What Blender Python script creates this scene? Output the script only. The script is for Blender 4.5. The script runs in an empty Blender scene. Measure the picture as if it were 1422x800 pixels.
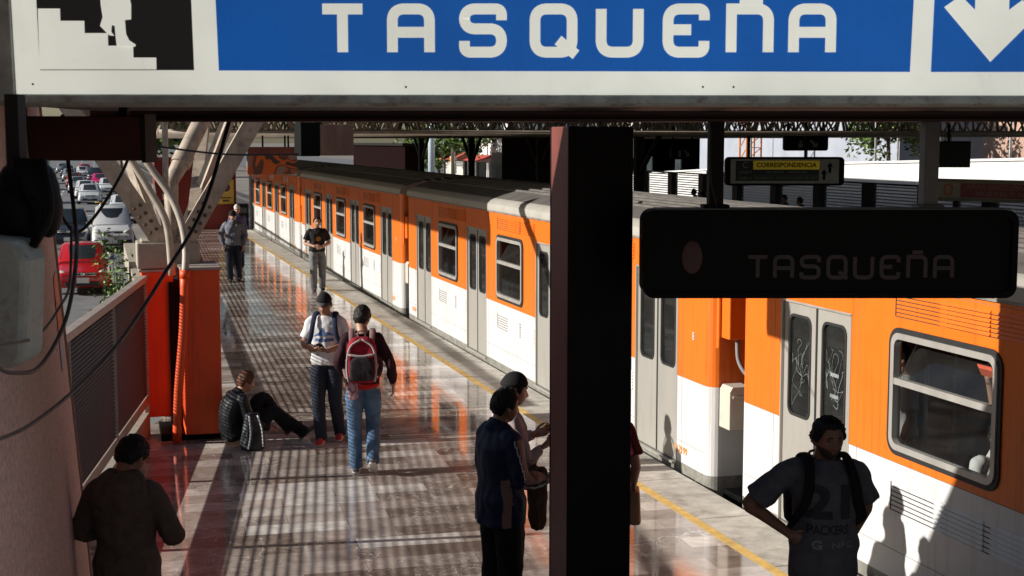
import bpy, bmesh, math, random
from math import sin, cos, pi, radians, sqrt, atan2, exp
from mathutils import Vector, Matrix, noise
from mathutils.bvhtree import BVHTree

random.seed(7)
SC = bpy.context.scene
C = SC.collection

# ------------------------------------------------------------------ camera
YAW, PIT, EYE = radians(16.26), radians(5.92), 3.45
cam_d = bpy.data.cameras.new('camera')
cam_d.sensor_width = 36.0
cam_d.lens = 36.0 * 1975.0 / 1422.0
cam_d.clip_start = 0.05
cam_d.clip_end = 4000.0
cam_d.dof.use_dof = True
cam_d.dof.focus_distance = 13.0
cam_d.dof.aperture_fstop = 9.0
cam = bpy.data.objects.new('camera', cam_d)
C.objects.link(cam)
cam.location = (0, 0, EYE)
cam.rotation_euler = (pi / 2 - PIT, 0, -YAW)
SC.camera = cam

# ------------------------------------------------------------------ sky and sun
SUN_EL, SUN_AZ = radians(21.2), radians(-7.0)      # light travels along +X, a little towards the camera
sun_dir = Vector((cos(SUN_EL) * cos(SUN_AZ), cos(SUN_EL) * sin(SUN_AZ), -sin(SUN_EL)))
W = bpy.data.worlds.new('World')
SC.world = W
W.use_nodes = True
nt = W.node_tree
nt.nodes.clear()
sky = nt.nodes.new('ShaderNodeTexSky')
sky.sky_type = 'NISHITA'
sky.sun_disc = False
sky.sun_elevation = SUN_EL
to_sun = -sun_dir
sky.sun_rotation = atan2(to_sun.x, to_sun.y)
bg = nt.nodes.new('ShaderNodeBackground')
bg.inputs['Strength'].default_value = 0.052
wo = nt.nodes.new('ShaderNodeOutputWorld')
nt.links.new(sky.outputs[0], bg.inputs[0])
nt.links.new(bg.outputs[0], wo.inputs[0])
sun_d = bpy.data.lights.new('sun', 'SUN')
sun_d.energy = 5.0
sun_d.angle = radians(0.5)
sun_d.color = (1.0, 0.955, 0.89)
sun = bpy.data.objects.new('sun', sun_d)
C.objects.link(sun)
sun.rotation_euler = sun_dir.to_track_quat('-Z', 'Y').to_euler()
sun.location = (-30, 10, 30)

SC.view_settings.view_transform = 'Standard'
SC.view_settings.look = 'None'
SC.view_settings.exposure = 0.52
SC.view_settings.gamma = 1.0
SC.view_settings.use_curve_mapping = False
SC.render.engine = 'CYCLES'
SC.cycles.max_bounces = 6
SC.cycles.diffuse_bounces = 3
SC.cycles.glossy_bounces = 3
SC.cycles.transparent_max_bounces = 12
SC.cycles.caustics_reflective = False
SC.cycles.caustics_refractive = False

# ------------------------------------------------------------------ materials
MATS = {}

def mat(name, col, rough=0.6, metal=0.0, var=0.12, scale=6.0, bump=0.0, bscale=60.0, spec=0.5, stretch=None, dirt=None, coat=0.0, streak=None, wave=0.0):
    """Principled material, colour broken up by noise; dirt = (colour, amount, scale) adds stains with a shape of their own."""
    if name in MATS:
        return MATS[name]
    m = bpy.data.materials.new(name)
    m.use_nodes = True
    n, l = m.node_tree.nodes, m.node_tree.links
    b = n['Principled BSDF']
    b.inputs['Roughness'].default_value = rough
    b.inputs['Metallic'].default_value = metal
    b.inputs['Specular IOR Level'].default_value = spec
    b.inputs['Coat Weight'].default_value = coat
    tc = n.new('ShaderNodeTexCoord')
    mp = n.new('ShaderNodeMapping')
    if stretch:
        mp.inputs['Scale'].default_value = stretch
    l.new(tc.outputs['Object'], mp.inputs[0])
    nz = n.new('ShaderNodeTexNoise')
    nz.inputs['Scale'].default_value = scale
    nz.inputs['Detail'].default_value = 6
    nz.inputs['Roughness'].default_value = 0.65
    l.new(mp.outputs[0], nz.inputs['Vector'])
    rp = n.new('ShaderNodeValToRGB')
    lo = [max(0, c * (1 - var * 1.6)) for c in col[:3]]
    hi = [min(1, c * (1 + var)) for c in col[:3]]
    rp.color_ramp.elements[0].color = (*lo, 1)
    rp.color_ramp.elements[1].color = (*hi, 1)
    rp.color_ramp.elements[0].position = 0.3
    rp.color_ramp.elements[1].position = 0.7
    l.new(nz.outputs['Fac'], rp.inputs[0])
    out = rp.outputs[0]
    if dirt:
        dn = n.new('ShaderNodeTexNoise')
        dn.inputs['Scale'].default_value = dirt[2]
        dn.inputs['Detail'].default_value = 9
        dn.inputs['Roughness'].default_value = 0.7
        l.new(mp.outputs[0], dn.inputs['Vector'])
        dr = n.new('ShaderNodeValToRGB')
        dr.color_ramp.elements[0].position = 0.52
        dr.color_ramp.elements[1].position = 0.72
        dr.color_ramp.elements[0].color = (0, 0, 0, 1)
        dr.color_ramp.elements[1].color = (dirt[1],) * 3 + (1,)
        l.new(dn.outputs['Fac'], dr.inputs[0])
        mx = n.new('ShaderNodeMixRGB')
        mx.inputs[2].default_value = (*dirt[0], 1)
        l.new(dr.outputs[0], mx.inputs[0])
        l.new(out, mx.inputs[1])
        out = mx.outputs[0]
    if streak:                                     # thin vertical runs of grime
        m3 = n.new('ShaderNodeMapping')
        m3.inputs['Scale'].default_value = (9, 9, .35)
        l.new(tc.outputs['Object'], m3.inputs[0])
        sn = n.new('ShaderNodeTexNoise')
        sn.inputs['Scale'].default_value = 1.6
        sn.inputs['Detail'].default_value = 6
        sn.inputs['Roughness'].default_value = 0.75
        l.new(m3.outputs[0], sn.inputs['Vector'])
        sr = n.new('ShaderNodeMapRange')
        sr.inputs['From Min'].default_value = .52
        sr.inputs['From Max'].default_value = .74
        sr.inputs['To Max'].default_value = streak[1]
        l.new(sn.outputs['Fac'], sr.inputs['Value'])
        sx = n.new('ShaderNodeMixRGB')
        sx.inputs[2].default_value = (*streak[0], 1)
        l.new(sr.outputs[0], sx.inputs[0])
        l.new(out, sx.inputs[1])
        out = sx.outputs[0]
    l.new(out, b.inputs['Base Color'])
    rr = n.new('ShaderNodeMapRange')
    rr.inputs['To Min'].default_value = max(0.02, rough * 0.8)
    rr.inputs['To Max'].default_value = min(1, rough * 1.25)
    l.new(nz.outputs['Fac'], rr.inputs['Value'])
    l.new(rr.outputs[0], b.inputs['Roughness'])
    if bump:
        bn = n.new('ShaderNodeTexNoise')
        bn.inputs['Scale'].default_value = bscale
        bn.inputs['Detail'].default_value = 5
        l.new(mp.outputs[0], bn.inputs['Vector'])
        bp = n.new('ShaderNodeBump')
        bp.inputs['Strength'].default_value = bump
        bp.inputs['Distance'].default_value = 0.01
        l.new(bn.outputs['Fac'], bp.inputs['Height'])
        l.new(bp.outputs[0], b.inputs['Normal'])
    if wave:                                       # slightly dented sheet metal
        wn = n.new('ShaderNodeTexNoise')
        wn.inputs['Scale'].default_value = 1.7
        wn.inputs['Detail'].default_value = 2
        l.new(tc.outputs['Object'], wn.inputs['Vector'])
        wb = n.new('ShaderNodeBump')
        wb.inputs['Strength'].default_value = wave
        wb.inputs['Distance'].default_value = 0.03
        l.new(wn.outputs['Fac'], wb.inputs['Height'])
        l.new(wb.outputs[0], b.inputs['Normal'])
    MATS[name] = m
    return m

def glass_mat(name, tint=(0.7, 0.74, 0.73), refl=1.0, haze=0.0):
    if name in MATS:
        return MATS[name]
    m = bpy.data.materials.new(name)
    m.use_nodes = True
    n, l = m.node_tree.nodes, m.node_tree.links
    n.clear()
    o = n.new('ShaderNodeOutputMaterial')
    tr = n.new('ShaderNodeBsdfTransparent')
    tr.inputs[0].default_value = (*tint, 1)
    gl = n.new('ShaderNodeBsdfGlossy')
    gl.inputs['Roughness'].default_value = 0.04
    fr = n.new('ShaderNodeFresnel')
    fr.inputs[0].default_value = 1.5
    mu = n.new('ShaderNodeMath')
    mu.operation = 'MULTIPLY'
    mu.inputs[1].default_value = refl
    l.new(fr.outputs[0], mu.inputs[0])
    mx = n.new('ShaderNodeMixShader')
    l.new(mu.outputs[0], mx.inputs[0])
    l.new(tr.outputs[0], mx.inputs[1])
    l.new(gl.outputs[0], mx.inputs[2])
    out = mx.outputs[0]
    if haze:                                       # dust on the pane
        df = n.new('ShaderNodeBsdfDiffuse')
        df.inputs[0].default_value = (0.5, 0.5, 0.47, 1)
        nz = n.new('ShaderNodeTexNoise')
        nz.inputs['Scale'].default_value = 3.0
        nz.inputs['Detail'].default_value = 8
        tc = n.new('ShaderNodeTexCoord')
        l.new(tc.outputs['Object'], nz.inputs['Vector'])
        m2 = n.new('ShaderNodeMath')
        m2.operation = 'MULTIPLY'
        m2.inputs[1].default_value = haze
        l.new(nz.outputs['Fac'], m2.inputs[0])
        mx2 = n.new('ShaderNodeMixShader')
        l.new(m2.outputs[0], mx2.inputs[0])
        l.new(out, mx2.inputs[1])
        l.new(df.outputs[0], mx2.inputs[2])
        out = mx2.outputs[0]
    l.new(out, o.inputs[0])
    MATS[name] = m
    return m

# ------------------------------------------------------------------ mesh builder
def rrect(w, h, r, n=5, cx=0.0, cy=0.0):
    """rounded rectangle outline, counter-clockwise, 4*(n+1) points"""
    p = []
    for (sx, sy, a0) in ((1, 1, 0), (-1, 1, 90), (-1, -1, 180), (1, -1, 270)):
        for k in range(n + 1):
            a = radians(a0 + 90.0 * k / n)
            p.append((cx + sx * (w / 2 - r) + r * cos(a), cy + sy * (h / 2 - r) + r * sin(a)))
    return p

def catrom(pts, sub=4):
    pts = [Vector(p) for p in pts]
    if len(pts) < 3:
        return [pts[0].lerp(pts[-1], k / sub) for k in range(sub + 1)]
    out = []
    for i in range(len(pts) - 1):
        p0 = pts[i - 1] if i else pts[0] * 2 - pts[1]
        p1, p2 = pts[i], pts[i + 1]
        p3 = pts[i + 2] if i + 2 < len(pts) else p2 * 2 - p1
        for k in range(sub):
            t = k / sub
            out.append(0.5 * ((2 * p1) + (p2 - p0) * t + (2 * p0 - 5 * p1 + 4 * p2 - p3) * t * t + (3 * p1 - p0 - 3 * p2 + p3) * t ** 3))
    out.append(pts[-1].copy())
    return out

def interp(vals, sub):
    out = []
    for i in range(len(vals) - 1):
        for k in range(sub):
            out.append(vals[i] + (vals[i + 1] - vals[i]) * k / sub)
    out.append(vals[-1])
    return out

class MB:
    def __init__(s):
        s.v, s.f, s.m = [], [], []

    def add(s, vs, fs, m=0):
        o = len(s.v)
        s.v += [Vector(v) for v in vs]
        for f in fs:
            s.f.append([i + o for i in f])
            s.m.append(m)

    def box(s, c, d, m=0, rz=0.0, R=None):
        x, y, z = d[0] / 2, d[1] / 2, d[2] / 2
        vs = [Vector((a * x, b * y, e * z)) for a in (-1, 1) for b in (-1, 1) for e in (-1, 1)]
        if R is None and rz:
            R = Matrix.Rotation(rz, 3, 'Z')
        if R is not None:
            vs = [R @ v for v in vs]
        vs = [v + Vector(c) for v in vs]
        s.add(vs, [(0, 1, 3, 2), (4, 6, 7, 5), (0, 4, 5, 1), (2, 3, 7, 6), (0, 2, 6, 4), (1, 5, 7, 3)], m)

    def bar(s, a, b, w, h, m=0, up=(0, 0, 1)):
        """rectangular bar from a to b, w across, h along up"""
        a, b = Vector(a), Vector(b)
        d = (b - a)
        L = d.length
        d.normalize()
        u = Vector(up)
        x = d.cross(u)
        if x.length < 1e-4:
            x = d.cross(Vector((1, 0, 0)))
        x.normalize()
        u = x.cross(d).normalized()
        R = Matrix((x, d, u)).transposed()
        s.box((a + b) / 2, (w, L, h), m, R=R)

    def prism(s, poly, o, u, v, depth, m=0):
        """polygon in plane (o,u,v) pushed along u x v by depth"""
        o, u, v = Vector(o), Vector(u), Vector(v)
        nn = u.cross(v).normalized() * depth
        a = [o + u * p[0] + v * p[1] for p in poly]
        b = [p + nn for p in a]
        k = len(poly)
        s.add(a + b, [list(range(k))[::-1], list(range(k, 2 * k))] + [(i, (i + 1) % k, k + (i + 1) % k, k + i) for i in range(k)], m)

    def ringprism(s, outer, inner, o, u, v, depth, m=0):
        o, u, v = Vector(o), Vector(u), Vector(v)
        nn = u.cross(v).normalized() * depth
        k = len(outer)
        P = [o + u * p[0] + v * p[1] for p in outer]
        Q = [o + u * p[0] + v * p[1] for p in inner]
        vs = P + Q + [p + nn for p in P] + [q + nn for q in Q]
        fs = []
        for i in range(k):
            j = (i + 1) % k
            fs.append((i, k + i, k + j, j))
            fs.append((2 * k + i, 2 * k + j, 3 * k + j, 3 * k + i))
            fs.append((i, j, 2 * k + j, 2 * k + i))
            fs.append((k + i, 3 * k + i, 3 * k + j, k + j))
        s.add(vs, fs, m)

    def loft(s, rings, m=0, cap=True):
        n = len(rings[0])
        vs = [p for r in rings for p in r]
        fs = []
        for i in range(len(rings) - 1):
            for j in range(n):
                k = (j + 1) % n
                fs.append((i * n + j, i * n + k, (i + 1) * n + k, (i + 1) * n + j))
        if cap:
            fs.append(list(range(n))[::-1])
            fs.append([(len(rings) - 1) * n + j for j in range(n)])
        s.add(vs, fs, m)

    def tube(s, pts, r, n=8, m=0, sub=0, flat=1.0, round_ends=False, side=None):
        if sub:
            rr = interp(list(r), sub) if hasattr(r, '__len__') else r
            pts = catrom(pts, sub)
            r = rr
        pts = [Vector(p) for p in pts]
        if not hasattr(r, '__len__'):
            r = [r] * len(pts)
        k = len(pts)
        tg = []
        for i in range(k):
            t = pts[min(i + 1, k - 1)] - pts[max(i - 1, 0)]
            tg.append(t.normalized() if t.length > 1e-9 else Vector((0, 0, 1)))
        a = Vector(side) if side is not None else (Vector((0, 0, 1)) if abs(tg[0].z) < 0.9 else Vector((1, 0, 0)))
        x = (a - tg[0] * a.dot(tg[0])).normalized()
        rings = []
        def ring(c, x, y, q):
            return [c + x * (q * cos(2 * pi * j / n)) + y * (q * flat * sin(2 * pi * j / n)) for j in range(n)]
        for i in range(k):
            if side is not None:
                x = (a - tg[i] * a.dot(tg[i])).normalized()
            elif i:
                x = (x - tg[i] * x.dot(tg[i])).normalized()
            y = tg[i].cross(x)
            if i == 0 and round_ends:
                for e in (0.95, 0.75, 0.4):
                    rings.append(ring(pts[0] - tg[0] * r[0] * flat * e, x, y, r[0] * sqrt(1 - e * e)))
            rings.append(ring(pts[i], x, y, r[i]))
            if i == k - 1 and round_ends:
                for e in (0.4, 0.75, 0.95):
                    rings.append(ring(pts[i] + tg[i] * r[i] * flat * e, x, y, r[i] * sqrt(1 - e * e)))
        s.loft(rings, m)

    def ell(s, c, d, n=12, k=8, m=0, R=None):
        rings = []
        for i in range(k + 1):
            a = -pi / 2 + pi * i / k
            q = max(cos(a), 0.02)
            r = []
            for j in range(n):
                p = Vector((d[0] * q * cos(2 * pi * j / n), d[1] * q * sin(2 * pi * j / n), d[2] * sin(a)))
                if R is not None:
                    p = R @ p
                r.append(Vector(c) + p)
            rings.append(r)
        s.loft(rings, m)

    def quad(s, a, b, c, d, m=0):
        s.add([a, b, c, d], [(0, 1, 2, 3)], m)

    def build(s, name, mats, parent=None, smooth=False, bevel=0.0, world=False, autosmooth=None):
        me = bpy.data.meshes.new(name)
        vs = s.v
        if world and parent is not None:
            inv = (Matrix.Translation(parent.location) @ parent.rotation_euler.to_matrix().to_4x4()).inverted()
            vs = [inv @ v for v in vs]
        me.from_pydata([tuple(v) for v in vs], [], s.f)
        if not isinstance(mats, (list, tuple)):
            mats = [mats]
        for q in mats:
            me.materials.append(q)
        me.polygons.foreach_set('material_index', s.m)
        if smooth:
            me.polygons.foreach_set('use_smooth', [True] * len(me.polygons))
        me.update()
        o = bpy.data.objects.new(name, me)
        C.objects.link(o)
        if autosmooth:
            me.polygons.foreach_set('use_smooth', [True] * len(me.polygons))
            md = o.modifiers.new('edges', 'EDGE_SPLIT')
            md.split_angle = radians(autosmooth)
        if bevel:
            md = o.modifiers.new('bevel', 'BEVEL')
            md.width = bevel
            md.segments = 2
            md.limit_method = 'ANGLE'
            md.angle_limit = radians(40)
        if parent is not None:
            o.parent = parent
        return o

def thing(name, label, cat, loc=(0, 0, 0), rz=0.0, group=None):
    o = bpy.data.objects.new(name, None)
    o.empty_display_size = 0.2
    C.objects.link(o)
    o.location = loc
    o.rotation_euler = (0, 0, rz)
    o['label'] = label
    o['category'] = cat
    if group:
        o['group'] = group
    return o

def tag(o, label, cat, group=None):
    o['label'] = label
    o['category'] = cat
    if group:
        o['group'] = group
    return o

def struct(o, kind='structure'):
    o['kind'] = kind
    return o

def copy_tree(o, parent=None):
    c = o.copy()
    C.objects.link(c)
    if parent is not None:
        c.parent = parent
    for ch in [x for x in o.children]:
        copy_tree(ch, c)
    return c

def text_mesh(mb, txt, size, o, u, v, depth=0.004, m=0, align='CENTER', width=None, bold=0.0):
    """lettering from the built-in font, laid in the plane (o,u,v), facing u x v"""
    cu = bpy.data.curves.new('lettering', 'FONT')
    cu.body = txt
    cu.size = size
    cu.align_x = align
    cu.align_y = 'CENTER'
    cu.extrude = depth / 2
    cu.offset = bold
    cu.resolution_u = 3
    ob = bpy.data.objects.new('lettering', cu)
    C.objects.link(ob)
    dg = bpy.context.evaluated_depsgraph_get()
    me = bpy.data.meshes.new_from_object(ob.evaluated_get(dg))
    o, u, v = Vector(o), Vector(u), Vector(v)
    w = u.cross(v)
    xs = [p.co.x for p in me.vertices]
    k = 1.0
    if width and xs:
        k = width / (max(xs) - min(xs))
    mb.add([o + u * (p.co.x * k) + v * p.co.y + w * (p.co.z + depth / 2) for p in me.vertices], [list(p.vertices) for p in me.polygons], m)
    bpy.data.objects.remove(ob)
    bpy.data.curves.remove(cu)
    bpy.data.meshes.remove(me)

def stroke(mb, pts, w, rad, o, u, v, depth, m=0, closed=False, scale=1.0):
    """a constant width stroke along a polyline whose corners are rounded by rad; pts = (x, y[, square])"""
    o, u, v = Vector(o), Vector(u), Vector(v)
    P = [Vector((p[0], p[1])) for p in pts]
    sq = [len(p) > 2 for p in pts]
    n = len(P)
    path = []
    for i in range(n):
        if (not closed and i in (0, n - 1)) or sq[i]:
            path.append(P[i])
            continue
        a, b, c = P[i - 1], P[i], P[(i + 1) % n]
        d1, d2 = (a - b), (c - b)
        r = min(rad, d1.length * 0.5, d2.length * 0.5)
        s1, s2 = b + d1.normalized() * r, b + d2.normalized() * r
        for k in range(7):
            t = k / 6
            path.append(s1 * (1 - t) ** 2 + b * 2 * t * (1 - t) * 0.85 + (s1 + s2) * (t * (1 - t) * 0.15) + s2 * t * t)
    q = len(path)
    L, Rr = [], []
    for i in range(q):
        a = path[i - 1] if (i or closed) else path[i]
        c = path[(i + 1) % q] if (i < q - 1 or closed) else path[i]
        d1 = (path[i] - a)
        d2 = (c - path[i])
        if d1.length < 1e-9: d1 = d2
        if d2.length < 1e-9: d2 = d1
        d1, d2 = d1.normalized(), d2.normalized()
        t = (d1 + d2)
        t = t.normalized() if t.length > 1e-6 else d1
        nn = Vector((-t.y, t.x))
        k = 1 / max(0.5, nn.dot(Vector((-d1.y, d1.x))))
        L.append(path[i] + nn * w / 2 * k)
        Rr.append(path[i] - nn * w / 2 * k)
    W3 = u.cross(v).normalized() * depth
    f2 = lambda p: o + u * (p.x * scale) + v * (p.y * scale)
    vs = [f2(p) + W3 for p in L] + [f2(p) + W3 for p in Rr] + [f2(p) for p in L] + [f2(p) for p in Rr]
    fs = []
    for i in range(q if closed else q - 1):
        j = (i + 1) % q
        fs += [(i, q + i, q + j, j), (i, j, 2 * q + j, 2 * q + i), (q + i, 3 * q + i, 3 * q + j, q + j)]
    if not closed:
        fs += [(0, 2 * q, 3 * q, q), (q - 1, 2 * q - 1, 4 * q - 1, 3 * q - 1)]
    mb.add(vs, fs, m)

GLYPHS = {
    'T': [[(0, 1), (.8, 1)], [(.4, .9), (.4, 0)]],
    'A': [[(0, 0), (0, 1), (.74, 1), (.74, 0)], [(.08, .46), (.66, .46)]],
    'S': [[(.74, .74), (.74, 1), (0, 1), (0, .54), (.74, .54), (.74, 0), (0, 0), (0, .26)]],
    'Q': [['c', (0, 0), (.74, 0), (.74, 1), (0, 1)], [(.46, .28), (.82, -.06)]],
    'U': [[(0, 1), (0, 0), (.74, 0), (.74, 1)]],
    'E': [[(.72, .74), (.72, 1), (0, 1), (0, 0), (.72, 0), (.72, .26)], [(.08, .52), (.46, .52)]],
    'Ñ': [[(0, 0), (0, 1, 1), (.74, 1), (.74, 0)], [(.16, 1.22), (.62, 1.22)]],
}

def metro_word(mb, word, h, xs, o, u, v, depth, m=0, sw=0.2):
    for ch, x in zip(word, xs):
        for k, st in enumerate(GLYPHS[ch]):
            cl = st[0] == 'c'
            pts = st[1:] if cl else st
            # strokes run on the centre line, so shrink the glyph by half a stroke
            stroke(mb, [(p[0] * (1 - sw * .3), p[1] * (1 - sw)) + tuple(p[2:]) for p in pts], sw, 0.2,
                   Vector(o) + Vector(u) * x + Vector(v) * (sw * h / 2) + Vector(u) * (sw * h / 2), u, v, depth + .0008 * k, m, closed=cl, scale=h)
# ================================================================== materials of the place
def floor_mat():
    m = bpy.data.materials.new('polished_marble')
    m.use_nodes = True
    n, l = m.node_tree.nodes, m.node_tree.links
    b = n['Principled BSDF']
    tc = n.new('ShaderNodeTexCoord')
    mp = n.new('ShaderNodeMapping')
    mp.inputs['Rotation'].default_value = (0, 0, radians(3))
    l.new(tc.outputs['Object'], mp.inputs[0])
    br = n.new('ShaderNodeTexBrick')
    br.offset = 0.43
    br.offset_frequency = 2
    br.inputs['Scale'].default_value = 1.0
    br.inputs['Brick Width'].default_value = 0.92
    br.inputs['Row Height'].default_value = 0.31
    br.inputs['Mortar Size'].default_value = 0.0032
    br.inputs['Mortar Smooth'].default_value = 0.3
    br.inputs['Color1'].default_value = (0, 0, 0, 1)
    br.inputs['Color2'].default_value = (1, 1, 1, 1)
    br.inputs['Mortar'].default_value = (0.5, 0.5, 0.5, 1)
    l.new(mp.outputs[0], br.inputs['Vector'])
    rp = n.new('ShaderNodeValToRGB')
    e = rp.color_ramp.elements
    e[0].color = (0.20, 0.145, 0.115, 1)
    e[1].color = (0.76, 0.71, 0.65, 1)
    e[0].position = 0.0
    e[1].position = 1.0
    k = e.new(0.5); k.color = (0.40, 0.33, 0.28, 1)
    k = e.new(0.84); k.color = (0.58, 0.50, 0.44, 1)
    k = e.new(0.9); k.color = (0.74, 0.69, 0.63, 1)
    l.new(br.outputs['Color'], rp.inputs[0])
    # clouding
    nz = n.new('ShaderNodeTexNoise')
    nz.inputs['Scale'].default_value = 3.5
    nz.inputs['Detail'].default_value = 9
    nz.inputs['Roughness'].default_value = 0.7
    nz.inputs['Distortion'].default_value = 0.6
    l.new(mp.outputs[0], nz.inputs['Vector'])
    r2 = n.new('ShaderNodeMapRange')
    r2.inputs['From Min'].default_value = 0.3
    r2.inputs['From Max'].default_value = 0.7
    r2.inputs['To Min'].default_value = 0.5
    r2.inputs['To Max'].default_value = 1.3
    l.new(nz.outputs['Fac'], r2.inputs['Value'])
    mu = n.new('ShaderNodeMixRGB')
    mu.blend_type = 'MULTIPLY'
    mu.inputs[0].default_value = 1
    l.new(rp.outputs[0], mu.inputs[1])
    l.new(r2.outputs[0], mu.inputs[2])
    # pale veins: thin bands where a warped noise crosses its middle
    out = mu.outputs[0]
    for sc, wd, lo in ((1.5, 0.007, 0.42), (3.6, 0.012, 0.46)):
        vn = n.new('ShaderNodeTexNoise')
        vn.inputs['Scale'].default_value = sc
        vn.inputs['Detail'].default_value = 3
        vn.inputs['Distortion'].default_value = 1.4
        l.new(mp.outputs[0], vn.inputs['Vector'])
        s1 = n.new('ShaderNodeMath'); s1.operation = 'SUBTRACT'; s1.inputs[1].default_value = 0.5
        l.new(vn.outputs['Fac'], s1.inputs[0])
        s2 = n.new('ShaderNodeMath'); s2.operation = 'ABSOLUTE'
        l.new(s1.outputs[0], s2.inputs[0])
        s3 = n.new('ShaderNodeMapRange')
        s3.inputs['From Min'].default_value = 0.0
        s3.inputs['From Max'].default_value = wd
        s3.inputs['To Min'].default_value = 1.0
        s3.inputs['To Max'].default_value = 0.0
        l.new(s2.outputs[0], s3.inputs['Value'])
        mk = n.new('ShaderNodeTexNoise'); mk.inputs['Scale'].default_value = 1.1
        l.new(mp.outputs[0], mk.inputs['Vector'])
        mr = n.new('ShaderNodeMapRange')
        mr.inputs['From Min'].default_value = lo
        mr.inputs['From Max'].default_value = lo + 0.12
        l.new(mk.outputs['Fac'], mr.inputs['Value'])
        pm = n.new('ShaderNodeMath'); pm.operation = 'MULTIPLY'
        l.new(s3.outputs[0], pm.inputs[0]); l.new(mr.outputs[0], pm.inputs[1])
        mx = n.new('ShaderNodeMixRGB')
        mx.inputs[2].default_value = (0.72, 0.68, 0.62, 1)
        l.new(pm.outputs[0], mx.inputs[0])
        l.new(out, mx.inputs[1])
        out = mx.outputs[0]
    # joints
    jm = n.new('ShaderNodeMixRGB')
    jm.inputs[2].default_value = (0.20, 0.165, 0.14, 1)
    l.new(br.outputs['Fac'], jm.inputs[0])
    l.new(out, jm.inputs[1])
    l.new(jm.outputs[0], b.inputs['Base Color'])
    rg = n.new('ShaderNodeMapRange')
    rg.inputs['From Min'].default_value = 0.3
    rg.inputs['From Max'].default_value = 0.75
    rg.inputs['To Min'].default_value = 0.025
    rg.inputs['To Max'].default_value = 0.16
    n2 = n.new('ShaderNodeTexNoise'); n2.inputs['Scale'].default_value = 1.3; n2.inputs['Detail'].default_value = 8
    l.new(tc.outputs['Object'], n2.inputs['Vector'])
    l.new(n2.outputs['Fac'], rg.inputs['Value'])
    l.new(rg.outputs[0], b.inputs['Roughness'])
    b.inputs['Specular IOR Level'].default_value = 0.95
    bn = n.new('ShaderNodeTexNoise'); bn.inputs['Scale'].default_value = 2.2; bn.inputs['Detail'].default_value = 2
    l.new(tc.outputs['Object'], bn.inputs['Vector'])
    ad = n.new('ShaderNodeMath'); ad.operation = 'MULTIPLY_ADD'
    ad.inputs[1].default_value = -0.25
    l.new(br.outputs['Fac'], ad.inputs[0]); l.new(bn.outputs['Fac'], ad.inputs[2])
    bp = n.new('ShaderNodeBump'); bp.inputs['Strength'].default_value = 0.10; bp.inputs['Distance'].default_value = 0.006
    l.new(ad.outputs[0], bp.inputs['Height'])
    l.new(bp.outputs[0], b.inputs['Normal'])
    return m

M_floor = floor_mat()
M_conc = mat('edge_concrete', (0.50, 0.47, 0.41), 0.85, var=0.2, scale=5, bump=0.3, bscale=40, dirt=((0.13, 0.12, 0.10), 0.7, 2.2))
M_yel = mat('yellow_line_paint', (0.68, 0.45, 0.12), 0.6, var=0.2, scale=9, dirt=((0.3, 0.26, 0.2), 0.8, 7))
M_asph = mat('asphalt', (0.15, 0.15, 0.155), 0.8, var=0.15, scale=1.5, bump=0.2, bscale=80)
M_white_line = mat('road_paint', (0.6, 0.6, 0.58), 0.7, var=0.2, scale=8)
M_ground = mat('dusty_ground', (0.22, 0.19, 0.16), 0.95, var=0.25, scale=0.4)
M_ballast = mat('dark_ballast', (0.06, 0.053, 0.047), 0.95, var=0.4, scale=14, bump=0.8, bscale=25)
M_steel = mat('worn_steel', (0.3, 0.29, 0.28), 0.35, 0.9, var=0.2)
M_cream = mat('cream_painted_steel', (0.40, 0.325, 0.25), 0.6, var=0.2, scale=5, bump=0.05, dirt=((0.13, 0.09, 0.07), 0.85, 4), streak=((.14, .10, .08), .6))
M_concb = mat('pier_concrete', (0.34, 0.30, 0.24), 0.85, var=0.15, scale=5, bump=0.3, dirt=((0.12, 0.10, 0.08), 0.7, 5))
M_orange_panel = mat('orange_cladding', (0.78, 0.075, 0.006), 0.5, var=0.10, scale=3, stretch=(1, 1, .35), dirt=((0.30, 0.03, 0.008), 0.45, 3), streak=((.2, .03, .01), .5))
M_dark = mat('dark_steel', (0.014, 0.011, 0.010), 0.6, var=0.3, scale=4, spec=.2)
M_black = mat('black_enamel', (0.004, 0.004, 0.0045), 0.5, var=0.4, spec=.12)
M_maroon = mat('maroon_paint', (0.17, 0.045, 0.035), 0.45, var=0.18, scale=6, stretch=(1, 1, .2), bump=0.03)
M_roofm = mat('roof_sheet', (0.05, 0.042, 0.036), 0.7, var=0.2, scale=2)
M_truss = mat('truss_paint', (0.30, 0.25, 0.20), 0.6, var=0.2, scale=3)
M_rail_brown = mat('brown_rail_paint', (0.34, 0.28, 0.24), 0.5, var=0.15)
M_louvre = mat('louvre_metal', (0.045, 0.045, 0.046), 0.5, 0.0, var=0.15)
M_redwall = mat('deep_red_paint', (0.20, 0.014, 0.010), 0.5, var=0.15, scale=2)
M_lamp_white = mat('sign_white', (0.78, 0.77, 0.70), 0.5, var=0.04)
M_rubber = mat('black_rubber', (0.012, 0.012, 0.012), 0.55, var=0.1)
M_white_wall = mat('white_render', (0.62, 0.615, 0.60), 0.85, var=0.06, scale=1.2, dirt=((0.45, 0.42, 0.38), 0.5, 0.9))

# ================================================================== ground, street, track bed
def sheet(name, pts, z, m, thick=0.0, kind='structure'):
    b = MB()
    if thick:
        b.prism(pts, (0, 0, z - thick), (1, 0, 0), (0, 1, 0), thick, 0)
    else:
        b.add([(p[0], p[1], z) for p in pts], [list(range(len(pts)))], 0)
    return struct(b.build(name, m), kind)

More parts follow.
